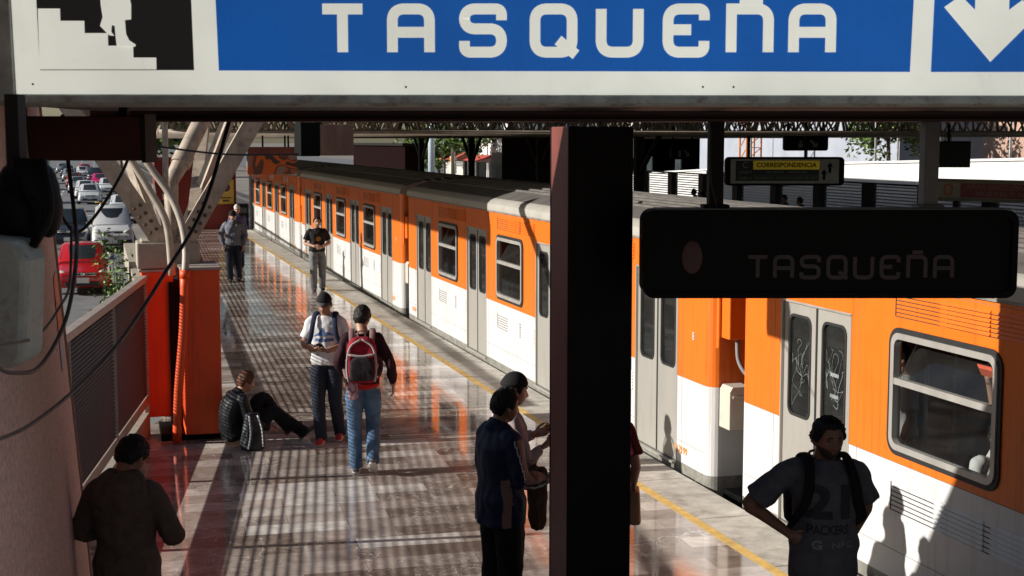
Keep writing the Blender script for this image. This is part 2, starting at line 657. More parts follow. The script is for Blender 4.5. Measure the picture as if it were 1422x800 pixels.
sheet('ground', [(-1500, -400), (1500, -400), (1500, 2500), (-1500, 2500)], -1.30, M_ground)
sheet('street', [(-16, -40), (1.55, -40), (1.55, 900), (-16, 900)], -1.2, M_asph)
sheet('far_street', [(25.2, -40), (60, -40), (60, 900), (25.2, 900)], -1.2, M_asph)
sheet('track_bed', [(5.70, -40), (12.3, -40), (12.3, 300), (5.70, 300)], -1.15, M_ballast)
# lane markings of the street
b = MB()
for k in range(60):
    y = 30 + k * 7.0
    b.quad((-3.0, y, -1.194), (-2.85, y, -1.194), (-2.85, y + 3.4, -1.194), (-3.0, y + 3.4, -1.194))
    b.quad((-0.38, y, -1.194), (-0.24, y, -1.194), (-0.24, y + 3.4, -1.194), (-0.38, y + 3.4, -1.194)) if k > 12 else None
b.quad((-6, 80, -1.194), (1.4, 80, -1.194), (1.4, 82.6, -1.194), (-6, 82.6, -1.194))
b.quad((-6, 92, -1.194), (1.4, 92, -1.194), (1.4, 92.5, -1.194), (-6, 92.5, -1.194))
struct(b.build('street_markings', M_white_line))
# rails of the second track
for x in (7.0, 8.4, 9.45, 10.9):
    b = MB()
    b.box((x, 130, -1.02), (0.07, 340, 0.17))
    tag(b.build('rail', M_steel), 'steel running rail beside the orange train', 'rail', 'rails on the track bed')

# fence line along the street side of the platform
def fx(d):
    return -0.27 + (d - 12.2) * 0.1588
def fx2(d):
    return 0.80 + (d - 18.0) * 0.034

# platform: marble floor, concrete edge strip, yellow line
plat_l = [(-1.4, 3.0), (fx(9) - 0.1, 9.0), (fx(17.2) - 0.1, 17.2), (fx2(18) - 0.1, 18.0), (fx2(57.0) - 0.1, 57.0)]
b = MB()
poly = [(5.108, -8), (5.108, 57.0)] + plat_l[::-1] + [(-1.4, -8)]
b.prism(poly, (0, 0, -0.5), (1, 0, 0), (0, 1, 0), 0.5, 0)
struct(b.build('platform_floor', M_floor))
b = MB()
y = -8.0
while y < 57.0:
    L = 1.52
    b.box(((5.213 + 5.76) / 2, y + L / 2, -0.25), (5.76 - 5.213, L - 0.012, 0.497))
    y += L
struct(b.build('platform_edge', M_conc, bevel=0.006))
b = MB()
b.box((5.160, 24.5, -0.249), (0.102, 65, 0.499))
struct(b.build('yellow_line', M_yel))
b = MB()
b.box((3.3, 24.5, -0.88), (4.7, 65, 0.75))
struct(b.build('platform_base', M_concb))

# ================================================================== louvred fence on the street side
def fence(d0, d1, step, f, label, tz=1.88, gap=True, extra=()):
    y0 = d0
    root = thing('louvred_fence', label, 'fence', (f(d0), d0, 0))
    ds = [d0]
    while ds[-1] + step * 0.6 < d1:
        ds.append(min(ds[-1] + step, d1))
    for q in ds:
        b = MB()
        b.box((f(q), q, tz / 2 - 0.01), (0.06, 0.07, tz - 0.02))
        b.build('post', M_rail_brown, root, world=True, bevel=0.004)
    b = MB()
    b.bar((f(d0), d0, tz - 0.03), (f(d1), d1, tz - 0.03), 0.09, 0.07)
    b.build('top_rail', M_rail_brown, root, world=True, bevel=0.005)
    b = MB()
    b.bar((f(d0), d0, 0.43), (f(d1), d1, 0.43), 0.05, 0.11)
    b.build('bottom_rail', M_rail_brown, root, world=True)
    b = MB()
    b.bar((f(d0) - .02, d0, 0.13), (f(d1) - .02, d1, 0.13), 0.09, 0.28)
    b.build('kerb', M_concb, root, world=True)
    for a, e in zip(ds[:-1], ds[1:]):
        b = MB()
        z = 0.50
        A, E = Vector((f(a), a, 0)), Vector((f(e), e, 0))
        t = (E - A).normalized()
        nrm = Vector((t.y, -t.x, 0))
        A, E = A + t * 0.04, E - t * 0.04
        while z < tz - 0.08:
            o1, o2 = -nrm * 0.0146 + Vector((0, 0, 0.0091)), nrm * 0.0146 + Vector((0, 0, -0.0091))
            th = Vector((0, 0, 0.0065))
            b.add([A + o1 + Vector((0, 0, z)), E + o1 + Vector((0, 0, z)), E + o2 + Vector((0, 0, z)), A + o2 + Vector((0, 0, z)),
                   A + o1 + th + Vector((0, 0, z)), E + o1 + th + Vector((0, 0, z)), E + o2 + th + Vector((0, 0, z)), A + o2 + th + Vector((0, 0, z))],
                  [(3, 2, 1, 0), (4, 5, 6, 7), (0, 1, 5, 4), (2, 3, 7, 6), (1, 2, 6, 5), (3, 0, 4, 7)])
            z += 0.0385
        b.build('louvre_panel', M_louvre, root, world=True)
    return root

fence(9.75, 17.05, 2.43, fx, 'brown louvred metal fence between the pink wall and the orange pier, street behind it')
fence(18.1, 56.0, 2.43, fx2, 'long louvred fence behind the orange pier, running away beside the street', tz=1.80)

# ================================================================== pink stair wall, left
M_pink = mat('pink_roughcast', (0.80, 0.53, 0.45), 0.9, var=0.30, scale=55, bump=1.0, bscale=70, dirt=((0.13, 0.07, 0.06), 1.0, 34))
def wx(z):
    return -0.13 - z * 0.0535
def wy(z):
    return 11.36 - z * 0.572
root = thing('stair_wall', 'rough pink stair wall with a leaning edge, at the left of the photo', 'wall', (wx(0), 6, 0))
b = MB()
T = 0.35
zz = (0.0, 5.6)
P = []
for z in zz:
    P += [(wx(z) - T, 3.0, z), (wx(z), 3.0, z), (wx(z), wy(z), z), (wx(z) - T, wy(z) + .05, z)]
b.add(P, [(0, 3, 2, 1), (4, 5, 6, 7), (0, 1, 5, 4), (1, 2, 6, 5), (2, 3, 7, 6), (3, 0, 4, 7)])
b.build('wall_body', M_pink, root, world=True)
b = MB()
e0, e1 = Vector((wx(0) - .03, wy(0) + .028, 0)), Vector((wx(5.6) - .03, wy(5.6) + .028, 5.6))
b.bar(e0, e1, 0.09, 0.05, up=(0, 1, 0))
b.build('edge_trim', mat('pink_edge', (0.36, 0.24, 0.19), 0.7, var=0.15), root, world=True)
# small orange and grey poster stuck to the wall
b = MB()
def wp(y, z, off=0.006):
    return Vector((wx(z) + off, y, z))
b.add([wp(9.05, 2.22), wp(9.75, 2.22), wp(9.6, 2.62), wp(9.0, 2.62)], [(0, 1, 2, 3)], 0)
b.add([wp(9.1, 2.02), wp(9.85, 2.02), wp(9.75, 2.217), wp(9.05, 2.217)], [(0, 1, 2, 3)], 1)
o = b.build('poster', [mat('orange_paper', (0.75, 0.16, 0.02), 0.6), mat('grey_paper', (0.4, 0.38, 0.4), 0.6)])
tag(o, 'small orange and grey poster stuck on the pink wall', 'poster')

# ================================================================== orange clad pier with V struts
root = thing('roof_pier', 'orange clad pier carrying cream V shaped struts, beside the louvred fence', 'pier', (0.9, 16.9, 0))
b = MB()
b.box((1.115, 16.93, 1.03), (0.42, 0.86, 1.90))
b.build('cladding_panel', M_orange_panel, root, world=True, bevel=0.008)
b = MB()
b.box((0.655, 17.32, 1.06), (0.36, 0.5, 1.72))
b.build('cladding_panel', M_orange_panel, root, world=True, bevel=0.008)
b = MB()
b.box((1.0, 17.0, 0.04), (0.72, 0.78, 0.08))
b.box((0.84, 17.22, 0.9), (0.12, 0.4, 1.8))
b.build('plinth', M_black, root, world=True)
b = MB()
b.box((1.115, 16.93, 1.995), (0.46, 0.90, 0.03))
b.box((0.655, 17.32, 1.935), (0.42, 0.54, 0.03))
b.build('capping', M_rail_brown, root, world=True, bevel=0.004)
b = MB()
b.box((0.79, 17.35, 2.11), (0.72, 0.6, 0.30))
b.box((0.79, 17.35, 2.27), (0.62, 0.5, 0.04))
b.build('pier_head', M_concb, root, world=True, bevel=0.015)
def strut(mb, a, c, w, t):
    """I-section strut: two flanges and a web"""
    a, c = Vector(a), Vector(c)
    mb.bar(a, c, w, t, up=(0, -1, 0))
for a, c in (((0.72, 17.1, 2.25), (-0.62, 17.1, 4.38)), ((0.98, 17.1, 2.25), (2.22, 17.1, 4.38))):
    b = MB()
    A, E = Vector(a), Vector(c)
    d = (E - A).normalized()
    sd = d.cross(Vector((0, 1, 0))).normalized()
    b.bar(A, E, 0.19, 0.022, up=(0, -1, 0))
    b.bar(A + sd * .095 + Vector((0, .06, 0)), E + sd * .095 + Vector((0, .06, 0)), 0.016, 0.14, up=(0, -1, 0))
    b.bar(A - sd * .095 + Vector((0, .06, 0)), E - sd * .095 + Vector((0, .06, 0)), 0.016, 0.14, up=(0, -1, 0))
    for k in range(8):
        p = A + d * (0.18 + 0.11 * (k // 2)) + sd * (0.042 if k % 2 else -0.042)
        b.ell(p + Vector((0, -.018, 0)), (0.022, 0.014, 0.022), 8, 5, 1)
    b.build('strut', [M_cream, mat('rusty_bolt', (0.10, 0.06, 0.04), .8, var=.3)], root, world=True)
# gusset between the struts
b = MB()
b.prism([(0.56, 2.28), (1.10, 2.28), (1.16, 2.52), (0.85, 2.42), (0.52, 2.52)], (0, 17.16, 0), (1, 0, 0), (0, 0, 1), 0.03)
b.build('gusset', M_cream, root, world=True)
b = MB()
b.tube([(0.86, 17.6, 2.3), (0.86, 17.6, 2.95), (1.0, 17.7, 3.2), (1.6, 18.4, 4.3)], [0.07, 0.09, 0.105, 0.105], 12)
b.tube([(0.98, 17.68, 3.16), (1.04, 17.74, 3.27)], 0.125, 12)
b.build('tube_strut', M_cream, root, world=True, autosmooth=50)
for a, c, w in (((1.02, 17.9, 2.3), (1.9, 18.6, 4.36), .12), ((0.7, 17.9, 2.3), (0.0, 18.6, 4.36), .10), ((1.1, 17.5, 2.42), (1.55, 20.3, 4.36), .14)):
    b = MB()
    b.bar(a, c, w, w)
    b.build('strut', M_cream, root, world=True)
for pts, r in (([(0.0, 17.0, 3.9), (0.42, 16.95, 3.18), (0.58, 16.9, 2.89), (0.71, 16.85, 2.65), (0.78, 16.82, 2.4), (0.81, 16.8, 1.9)], 0.042),
               ([(0.15, 16.95, 3.9), (0.58, 16.85, 3.18), (0.80, 16.78, 2.84), (0.92, 16.66, 2.52), (0.955, 16.55, 2.22), (0.935, 16.42, 1.95)], 0.042),
               ([(0.775, 16.9, 4.36), (0.775, 16.9, 3.5), (0.765, 16.9, 2.84)], 0.035)):
    b = MB()
    b.tube(pts, [r] * len(pts), 10, sub=5)
    b.build('conduit', mat('conduit_paint', (0.36, 0.31, 0.25), 0.5, var=0.15, scale=8, dirt=((0.2, 0.15, 0.1), .6, 6)), root, world=True, smooth=True)
b = MB()
b.tube([(0.935, 16.42, 1.97), (0.90, 16.42, 1.3), (0.83, 16.42, 0.6), (0.80, 16.42, 0.02)], [0.05] * 4, 12, sub=4)
b.tube([(0.935, 16.42, 1.90), (0.935, 16.42, 1.99)], 0.06, 12)
b.build('orange_conduit', M_orange_panel, root, world=True, smooth=True)

# ================================================================== roofs, purlins and trusses
def roof(name, label, x0, x1, y0, y1, z, holes=()):
    root = thing(name, label, 'roof', (x0, y0, z))
    b = MB()
    n = int((x1 - x0) / 0.25)
    prof = []
    for k in range(n + 1):
        x = x0 + (x1 - x0) * k / n
        prof.append((x, z + (0.05 if k % 2 else 0.0)))
    top = [(x, q + 0.02) for x, q in prof][::-1]
    b.prism(prof + top, (0, y1, 0), (1, 0, 0), (0, 0, 1), y1 - y0)
    b.build('roof_sheet', M_roofm, root, world=True)
    b = MB()
    y = y0 + 0.3
    while y < y1:
        b.box(((x0 + x1) / 2, y, z - 0.10), (x1 - x0, 0.07, 0.19))
        y += 1.6
    b.build('purlins', M_truss, root, world=True)
    b = MB()
    b.box((x0 - 0.03, (y0 + y1) / 2, z - 0.06), (0.06, y1 - y0, 0.32))
    b.box((x1 + 0.03, (y0 + y1) / 2, z - 0.06), (0.06, y1 - y0, 0.32))
    b.build('fascia', M_maroon, root, world=True)
    return root
roof('platform_roof', 'long dark sheet roof over the far part of the platform and train', -0.55, 11.9, 22.0, 58.0, 4.56)  # this and the next widened, unseen, over the track gap to cut sky light
roof('platform_roof', 'short dark sheet roof over the near part of the orange train', 4.3, 11.9, 6.0, 21.9, 4.56)
roof('platform_roof', 'dark sheet roof over the opposite platform', 12.05, 25.5, 12.0, 75.0, 4.56)

def truss(y, x0, x1, label, z0=3.585, z1=4.25, depth=0.5):
    root = thing('roof_truss', label, 'truss', (x0, y, z0), 0, 'roof trusses across the station')
    for q, z in ((0, z0), (depth, z0)):
        b = MB()
        b.tube([(x0, y + q, z), (x1, y + q, z)], 0.05, 8)
        b.build('chord', M_truss, root, world=True, smooth=True)
    b = MB()
    b.tube([(x0, y + depth / 2, z1), (x1, y + depth / 2, z1)], 0.05, 8)
    b.build('chord', M_truss, root, world=True, smooth=True)
    b = MB()
    n = int((x1 - x0) / 0.55)
    for k in range(n):
        xa, xb, xc = x0 + (x1 - x0) * k / n, x0 + (x1 - x0) * (k + .5) / n, x0 + (x1 - x0) * (k + 1) / n
        for q in (0, depth):
            b.tube([(xa, y + q, z0), (xb, y + depth / 2, z1)], 0.022, 6)
            b.tube([(xb, y + depth / 2, z1), (xc, y + q, z0)], 0.022, 6)
    b.build('lattice', M_truss, root, world=True, smooth=True)
    b = MB()
    for k in range(0, n, 2):
        xa = x0 + (x1 - x0) * k / n
        b.bar((xa, y, z0), (xa, y + depth, z0), 0.04, 0.04)
    b.build('tie_bars', M_truss, root, world=True)
for i, y in enumerate((24.0, 32.0, 40.0, 48.0, 56.0)):
    truss(y, 1.0 if y > 22 else 4.5, 25.0, 'grey lattice roof truss spanning train and platforms, %s' % ('nearest of the row', 'second nearest of the row', 'middle one of the row', 'second farthest of the row', 'farthest of the row')[i])

# ================================================================== stair head: soffit, beam, pillar
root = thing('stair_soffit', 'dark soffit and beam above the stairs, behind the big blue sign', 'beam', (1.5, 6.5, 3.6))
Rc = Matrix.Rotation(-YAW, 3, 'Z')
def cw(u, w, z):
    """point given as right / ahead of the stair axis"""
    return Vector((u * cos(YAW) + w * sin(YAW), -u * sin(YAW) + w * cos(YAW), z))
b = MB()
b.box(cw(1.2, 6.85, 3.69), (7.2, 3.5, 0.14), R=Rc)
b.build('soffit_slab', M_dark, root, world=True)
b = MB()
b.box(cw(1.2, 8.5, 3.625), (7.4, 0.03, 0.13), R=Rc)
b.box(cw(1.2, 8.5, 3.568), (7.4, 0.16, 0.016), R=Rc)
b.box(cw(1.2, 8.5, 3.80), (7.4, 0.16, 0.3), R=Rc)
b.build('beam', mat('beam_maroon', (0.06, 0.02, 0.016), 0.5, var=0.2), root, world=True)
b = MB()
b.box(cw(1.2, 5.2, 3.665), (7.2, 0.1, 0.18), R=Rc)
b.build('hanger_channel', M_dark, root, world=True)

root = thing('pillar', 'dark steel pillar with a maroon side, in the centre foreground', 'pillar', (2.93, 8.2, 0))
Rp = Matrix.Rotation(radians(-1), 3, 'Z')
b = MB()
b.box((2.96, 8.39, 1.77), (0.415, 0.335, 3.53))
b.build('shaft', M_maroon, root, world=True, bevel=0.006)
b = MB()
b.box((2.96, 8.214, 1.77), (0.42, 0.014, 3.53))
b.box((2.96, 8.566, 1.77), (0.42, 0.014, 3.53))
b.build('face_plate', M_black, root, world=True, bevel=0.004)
for q in (2.80, 3.12):
    for z in (0.25, 0.45, 2.2, 2.4, 3.3, 3.45):
        b = MB()
        b.ell((q, 8.206, z), (.014, .008, .014), 10, 6)
        b.build('bolt', M_dark, root, world=True, smooth=True)
# ================================================================== big blue sign above the stairs
def emis(name, col, e, base=None):
    """sign acrylic with emission added to brighten it"""
    m = mat(name, base or col, 0.35, var=0.06, scale=3, dirt=(tuple(c * .5 for c in (base or col)), .5, 6), streak=(tuple(c * .55 for c in (base or col)), .35))
    n, l = m.node_tree.nodes, m.node_tree.links
    p = n['Principled BSDF']
    # noise makes the added emission uneven
    tc = n.new('ShaderNodeTexCoord')
    nz = n.new('ShaderNodeTexNoise')
    nz.inputs['Scale'].default_value = 2.2
    nz.inputs['Detail'].default_value = 8
    l.new(tc.outputs['Object'], nz.inputs['Vector'])
    rp = n.new('ShaderNodeValToRGB')
    rp.color_ramp.elements[0].position, rp.color_ramp.elements[1].position = .3, .7
    rp.color_ramp.elements[0].color = (*[c * .82 for c in col], 1)
    rp.color_ramp.elements[1].color = (*[min(1, c * 1.06) for c in col], 1)
    l.new(nz.outputs['Fac'], rp.inputs[0])
    l.new(rp.outputs[0], p.inputs['Emission Color'])
    p.inputs['Emission Strength'].default_value = e
    return m

M_sw = emis('emissive_white', (0.76, 0.76, 0.66), 0.50, (0.7, 0.7, 0.64))
M_sb = emis('emissive_blue', (0.003, 0.080, 0.33), 0.48, (0.01, 0.10, 0.38))
M_sk = emis('emissive_black', (0.012, 0.012, 0.011), 0.3)
M_frame = mat('sign_frame_metal', (0.32, 0.35, 0.32), 0.55, 0.2, var=0.25, scale=9, dirt=((0.10, 0.05, 0.03), 0.9, 12))

SU = Vector((cos(YAW), -sin(YAW), 0))
SV = Vector((0, 0, 1))
SN = SU.cross(SV)                                  # towards the stairs
So = cw(0, 4.98, 3.60)
def sp(px, py):
    """point on the face of the big sign, laid out in its own grid (1 unit = 2.53 mm)"""
    return ((px - 711) * 0.002532, (135 - py) * 0.00245)
root = thing('station_sign', 'big blue and white sign reading TASQUEÑA above the stairs', 'sign', cw(0, 5.0, 3.6))
def panel(b, pts, off, m, th=0.004):
    b.prism([sp(*p) for p in pts], So + SN * off, SU, SV, th, m)
b = MB()
b.box(cw(0.05, 5.09, 3.82), (3.72, 0.19, 0.50), R=Rc)
b.build('case', M_frame, root, world=True, bevel=0.01)
b = MB()
panel(b, [(33, 131), (1480, 133), (1480, -68), (29, -68)], 0.006, 0)
b.build('face', M_sw, root, world=True)
b = MB()
panel(b, [(0, 143), (1500, 145), (1500, 134.5), (0, 133)], 0.004, 0, 0.03)
panel(b, [(-30, 140), (31.5, 140), (27.5, -80), (-30, -80)], 0.002, 0, 0.022)
b.build('frame', M_frame, root, world=True, bevel=0.003)
b = MB()
panel(b, [(311, 98), (1254, 100), (1258, -62), (307, -62)], 0.011, 0)
panel(b, [(1283, 100), (1474, 100), (1476, -62), (1286, -62)], 0.011, 0)
b.build('blue_panel', M_sb, root, world=True)
b = MB()
panel(b, [(67, 97.5), (277, 97.5), (274, -62), (64, -62)], 0.011, 0)
b.build('pictogram_panel', M_sk, root, world=True)
b = MB()
st = [(67, 96.5), (67, 12), (97, 12), (97, 29), (129.5, 29), (129.5, 46), (161, 46), (161, 63.5), (195, 63.5), (195, 80), (226, 80), (226, 96.5)]
panel(b, st, 0.0152, 0, 0.002)
# walker going down the steps: trousers, legs, feet
panel(b, [(152, -14), (190, -14), (194, 6), (193.5, 27), (185, 28), (186, 47), (190, 56), (199, 62), (198, 65), (173, 64), (172, 52), (171, 36), (167, 35), (166, 44), (170, 50), (163, 49), (151, 36), (155, 24), (153, 8)], 0.0175, 0, 0.002)
panel(b, [(158, -50), (184, -50), (192, -14), (150, -14)], 0.0175, 0, 0.002)
b.build('pictogram', M_sw, root, world=True)
b = MB()
hs = 75 * 0.00245
xs = [(x - 711) * 0.002532 for x in (446, 541, 639, 735, 825, 916, 1002, 1087)]
metro_word(b, 'TASQUEÑA', hs, xs, So + SN * 0.0152 + SV * ((135 - 80) * 0.00245), SU, SV, 0.002, 0)
b.build('lettering', M_sw, root, world=True)
b = MB()
panel(b, [(1363, 86), (1424, 22), (1404, 0), (1386, 14), (1386, -40), (1340, -40), (1340, 14), (1320, -6), (1298, 10)], 0.0152, 0, 0.002)
b.build('arrow', M_sw, root, world=True)
b = MB()
for x in (56, 566, 972, 1014):
    b.ell(So + SU * ((x - 711) * .002532) + SV * ((135 - (117 if x < 100 else 121)) * .00245) + SN * .011, (.004, .004, .004), 8, 6)
b.build('screws', M_dark, root, world=True)

# ================================================================== dark hanging TASQUEÑA sign, right
def lightbox(name, label, c, w, h, t, rz, r, body, face, group=None, frame_m=None):
    root = thing(name, label, 'sign', c, rz, group)
    b = MB()
    b.prism(rrect(w, h, r, 6), (0, t / 2, 0), (1, 0, 0), (0, 0, 1), t)
    b.build('case', body, root, autosmooth=40)
    b = MB()
    b.ringprism(rrect(w, h, r, 6), rrect(w - .07, h - .07, r * .8, 6), (0, -t / 2 - .001, 0), (1, 0, 0), (0, 0, 1), 0.022)
    b.build('frame', frame_m or body, root, autosmooth=40)
    return root
cdk = ((3.105 + 5.225) / 2, (7.92 + 7.32) / 2 - .02, 2.785)
wdk = sqrt((5.225 - 3.105) ** 2 + 0.60 ** 2)
M_dtext = mat('unlit_sign_lettering', (0.045, 0.020, 0.018), 0.4, var=0.1)
root = lightbox('station_sign', 'unlit black hanging sign reading TASQUEÑA, with rounded corners, in front of the train', cdk, wdk, 0.52, 0.22, -YAW, 0.07,
                mat('dark_sign_case', (0.004, 0.0035, 0.0035), 0.5, var=0.4, spec=.12), None)
b = MB()
xs = [-0.47 + 0.157 * i for i in range(8)]
metro_word(b, 'TASQUEÑA', 0.145, [x - .02 for x in xs], (0, -.113, -0.15), (1, 0, 0), (0, 0, 1), 0.003, 0, 0.16)
b.build('lettering', M_dtext, root)
b = MB()
b.ell((-0.81, -.112, -0.02), (0.062, 0.006, 0.10), 20, 8)
b.build('emblem', mat('dim_red_emblem', (0.06, 0.006, 0.005), 0.4), root)
b = MB()
b.box((0, 0, 0.262), (wdk - 0.16, 0.2, 0.008))
b.build('top_plate', mat('lit_top_grey', (0.36, 0.35, 0.34), 0.5, 0.3, var=0.15), root)  # lit top of the case put into a paler grey
for px, m, w in ((-0.66, M_dark, .085), (0.61, mat('grey_hanger', (0.16, 0.155, 0.16), 0.5, 0.2, var=0.2), .085)):
    b = MB()
    b.box((px, 0.03, 0.525), (w, 0.12, 0.50))
    b.box((px, 0.03, 0.276), (w + .07, 0.16, 0.02))
    b.build('hanger', m, root, bevel=0.004)
b = MB()
b.tube([(-0.70, -.04, .75), (-0.70, -.05, .45), (-0.66, -.05, .27)], [.007] * 3, 6, sub=4)
b.build('cable', M_rubber, root)

# ================================================================== hanging signs over the far track
def local_sign(name, label, c, w, h, t=0.18, r=0.05, body=M_black, hang=1.0, rz=-YAW, group=None, hx=(-.4, .4)):
    root = lightbox(name, label, c, w, h, t, rz, r, body, None, group)
    for q in hx:
        b = MB()
        b.box((q * w, 0, h / 2 + hang / 2), (0.05, 0.05, hang))
        b.build('hanger', M_dark, root)
    return root
M_yp = emis('transfer_yellow', (0.38, 0.26, 0.01), 0.12, (0.5, 0.36, 0.02))
M_gw = mat('sign_pale', (0.42, 0.42, 0.40), 0.5)
M_bd = mat('sign_dark_panel', (0.012, 0.012, 0.014), 0.4)
M_gd = mat('sign_dark_green', (0.012, 0.035, 0.02), 0.4)
ctr = (13.2, 25.85, 2.84)
kx = 2.36
root = local_sign('transfer_sign', 'hanging sign with yellow CORRESPONDENCIA panel and two up arrows', ctr, kx, 0.57, 0.2, 0.09, hang=0.95, hx=(-.30, .18))
b = MB()
f = lambda x: (x - 711.0) / 1422.0 * kx * 1.0        # sign laid out on a 1422 wide grid
def lp(b, x0, x1, y0, y1, off, m=0):
    b.prism([(f(x0), y0), (f(x1), y0), (f(x1), y1), (f(x0), y1)], (0, -.103 - off, 0), (1, 0, 0), (0, 0, 1), 0.003, m)
lp(b, 60, 1360, -.24, .24, 0, 0)
b.build('face', M_gw, root)
b = MB()
lp(b, 120, 330, -.19, .21, .004, 0)
lp(b, 330, 1120, -.075, .035, .004, 0)
b.build('dark_panel', M_bd, root)
b = MB()
lp(b, 330, 1125, .037, .21, .004, 0)
b.build('yellow_panel', M_yp, root)
b = MB()
lp(b, 330, 1120, -.19, -.077, .004, 0)
b.build('green_panel', M_gd, root)
b = MB()
text_mesh(b, 'CORRESPONDENCIA', 0.125, (f(728), -.111, .122), (1, 0, 0), (0, 0, 1), .003, 0, width=f(1090) - f(370), bold=0.003)
b.build('lettering', M_black, root)
b = MB()
text_mesh(b, 'C', 0.18, (f(235), -.111, .12), (1, 0, 0), (0, 0, 1), .003, 0)
text_mesh(b, 'LINEA 9', 0.075, (f(235), -.111, -.02), (1, 0, 0), (0, 0, 1), .003, 0)
text_mesh(b, 'TACUBAYA     PANTITLAN', 0.07, (f(725), -.111, -.02), (1, 0, 0), (0, 0, 1), .003, 0)
text_mesh(b, 'LINEA 8', 0.075, (f(235), -.111, -.135), (1, 0, 0), (0, 0, 1), .003, 0)
text_mesh(b, 'GARIBALDI   CONSTITUCION DE 1917', 0.07, (f(725), -.111, -.135), (1, 0, 0), (0, 0, 1), .003, 0, width=f(1100) - f(350))
b.build('lettering', mat('sign_grey_letters', (0.2, 0.22, 0.2), 0.5), root)
b = MB()
for ax, ay in ((1250, .07), (1180, -.07)):
    b.prism([(f(ax) + q[0], ay + q[1]) for q in ((0, .11), (-.065, .02), (-.028, .02), (-.028, -.10), (.028, -.10), (.028, .02), (.065, .02))], (0, -.108, 0), (1, 0, 0), (0, 0, 1), .003)
b.build('arrow', M_black, root)
# two little rounded signs
def mini(c, w, h, label):
    root = local_sign('hanging_sign', label, c, w, h, 0.16, 0.06, hang=0.85)
    b = MB()
    b.ell((-w * .12, -.084, .03), (.035, .004, .035), 10, 6)
    b.prism([(-w * .17, -.1), (-w * .07, -.1), (-w * .07, -.01), (-w * .17, -.01)], (0, -.082, 0), (1, 0, 0), (0, 0, 1), .003)
    b.prism([(w * .12, .08), (w * .22, -.02), (w * .27, .02), (w * .27, -.09), (w * .13, -.09), (w * .18, -.05), (w * .08, .04)], (0, -.082, 0), (1, 0, 0), (0, 0, 1), .003)
    b.build('pictogram', mat('sign_grey_letters', (0.2, 0.22, 0.2), 0.5), root)
mini((14.3, 33.6, 3.14), 0.60, 0.33, 'small rounded black hanging sign with two pictograms, left of the CORRESPONDENCIA sign')
mini((15.8, 29.9, 3.39), 1.02, 0.35, 'small rounded black hanging sign above the CORRESPONDENCIA sign')
# monitor
root = thing('monitor', 'black flat screen hanging from the truss at right', 'monitor', (15.55, 23.75, 3.19), -YAW - .12)
b = MB()
b.prism(rrect(0.84, 0.50, .015, 2), (0, .05, 0), (1, 0, 0), (0, 0, 1), .09)
b.build('housing', M_black, root, bevel=.005)
b = MB()
b.prism(rrect(0.78, 0.43, .01, 2), (0, -.0405, 0), (1, 0, 0), (0, 0, 1), .004)
b.build('screen', mat('screen_black', (0.004, 0.005, 0.006), 0.3, var=.05, spec=.2), root)
b = MB()
b.box((0.02, .03, .40), (.05, .05, .34))
b.build('mount', M_dark, root)
b = MB()
for q in (0, 1, 2):
    b.tube([(0.02, .0, .42), (-.07 + .13 * (q % 2), -.02, .34 - .05 * q), (-.03 + .06 * (q % 2), -.03, .22), (0.02, -.03, .12)], [.008] * 4, 6, sub=4)
b.build('cable', M_rubber, root)
# women and children sign on the opposite platform
c0, c1 = Vector((20, 31.6, 2.27)), Vector((20, 26.6, 2.27))
root = thing('platform_sign', 'long magenta sign reading AREA EXCLUSIVA PARA MUJERES Y NIÑOS across the tracks', 'sign', (20, 29.1, 0))
rx, ry = Vector((0.36, -0.93, 0)).normalized(), Vector((0, 0, 1))
nn = rx.cross(ry)
cc = Vector((20.2, 28.4, 2.28))
Rs = Matrix((rx, -nn, ry)).transposed()
b = MB()
b.box(cc, (4.4, .12, .52), R=Rs)
b.build('case', mat('sign_grey_case', (0.2, 0.2, 0.19), 0.5), root, world=True)
b = MB()
b.box(cc + nn * .063, (4.3, .006, .36), R=Rs)
b.build('face', M_gw, root, world=True)
b = MB()
b.box(cc + nn * .068 + rx * .12, (2.66, .006, .34), R=Rs)
b.build('magenta_panel', mat('magenta_panel', (0.22, 0.012, 0.05), 0.45), root, world=True)
b = MB()
b.box(cc + nn * .068 + rx * 1.85, (.6, .006, .34), R=Rs)
b.build('blue_panel', mat('blue_pictogram_panel', (0.01, 0.03, 0.12), 0.45), root, world=True)
b = MB()
text_mesh(b, 'AREA EXCLUSIVA PARA', .15, cc + nn * .072 + rx * .12 + ry * .075, rx, ry, .003, 0, width=2.35)
text_mesh(b, 'MUJERES Y NIÑOS', .15, cc + nn * .072 + rx * .12 - ry * .08, rx, ry, .003, 0, width=1.8)
b.build('lettering', mat('sign_pink_letters', (0.36, 0.22, 0.25), 0.5), root, world=True)
for q in (1.74, 1.93):
    b = MB()
    b.ell(cc + nn * .073 + rx * q + ry * .10, (.035, .02, .035), 8, 6)
    b.box(cc + nn * .073 + rx * q - ry * .03, (.09, .004, .19), R=Rs)
    b.build('pictogram', mat('sign_pink_letters', (0.36, 0.22, 0.25), 0.5), root, world=True)
b = MB()
b.ringprism(rrect(.26, .30, .1, 4, -1.55), rrect(.16, .2, .06, 4, -1.55), cc + nn * .066, rx, ry, .004)
b.build('emblem', mat('sign_orange_emblem', (0.5, 0.12, 0.04), 0.5), root, world=True)
for q in (-1.35, 1.35):
    b = MB()
    b.box(cc + rx * q + ry * (-1.27), (.16, .10, 2.02), R=Rs)
    b.build('post', M_dark, root, world=True)

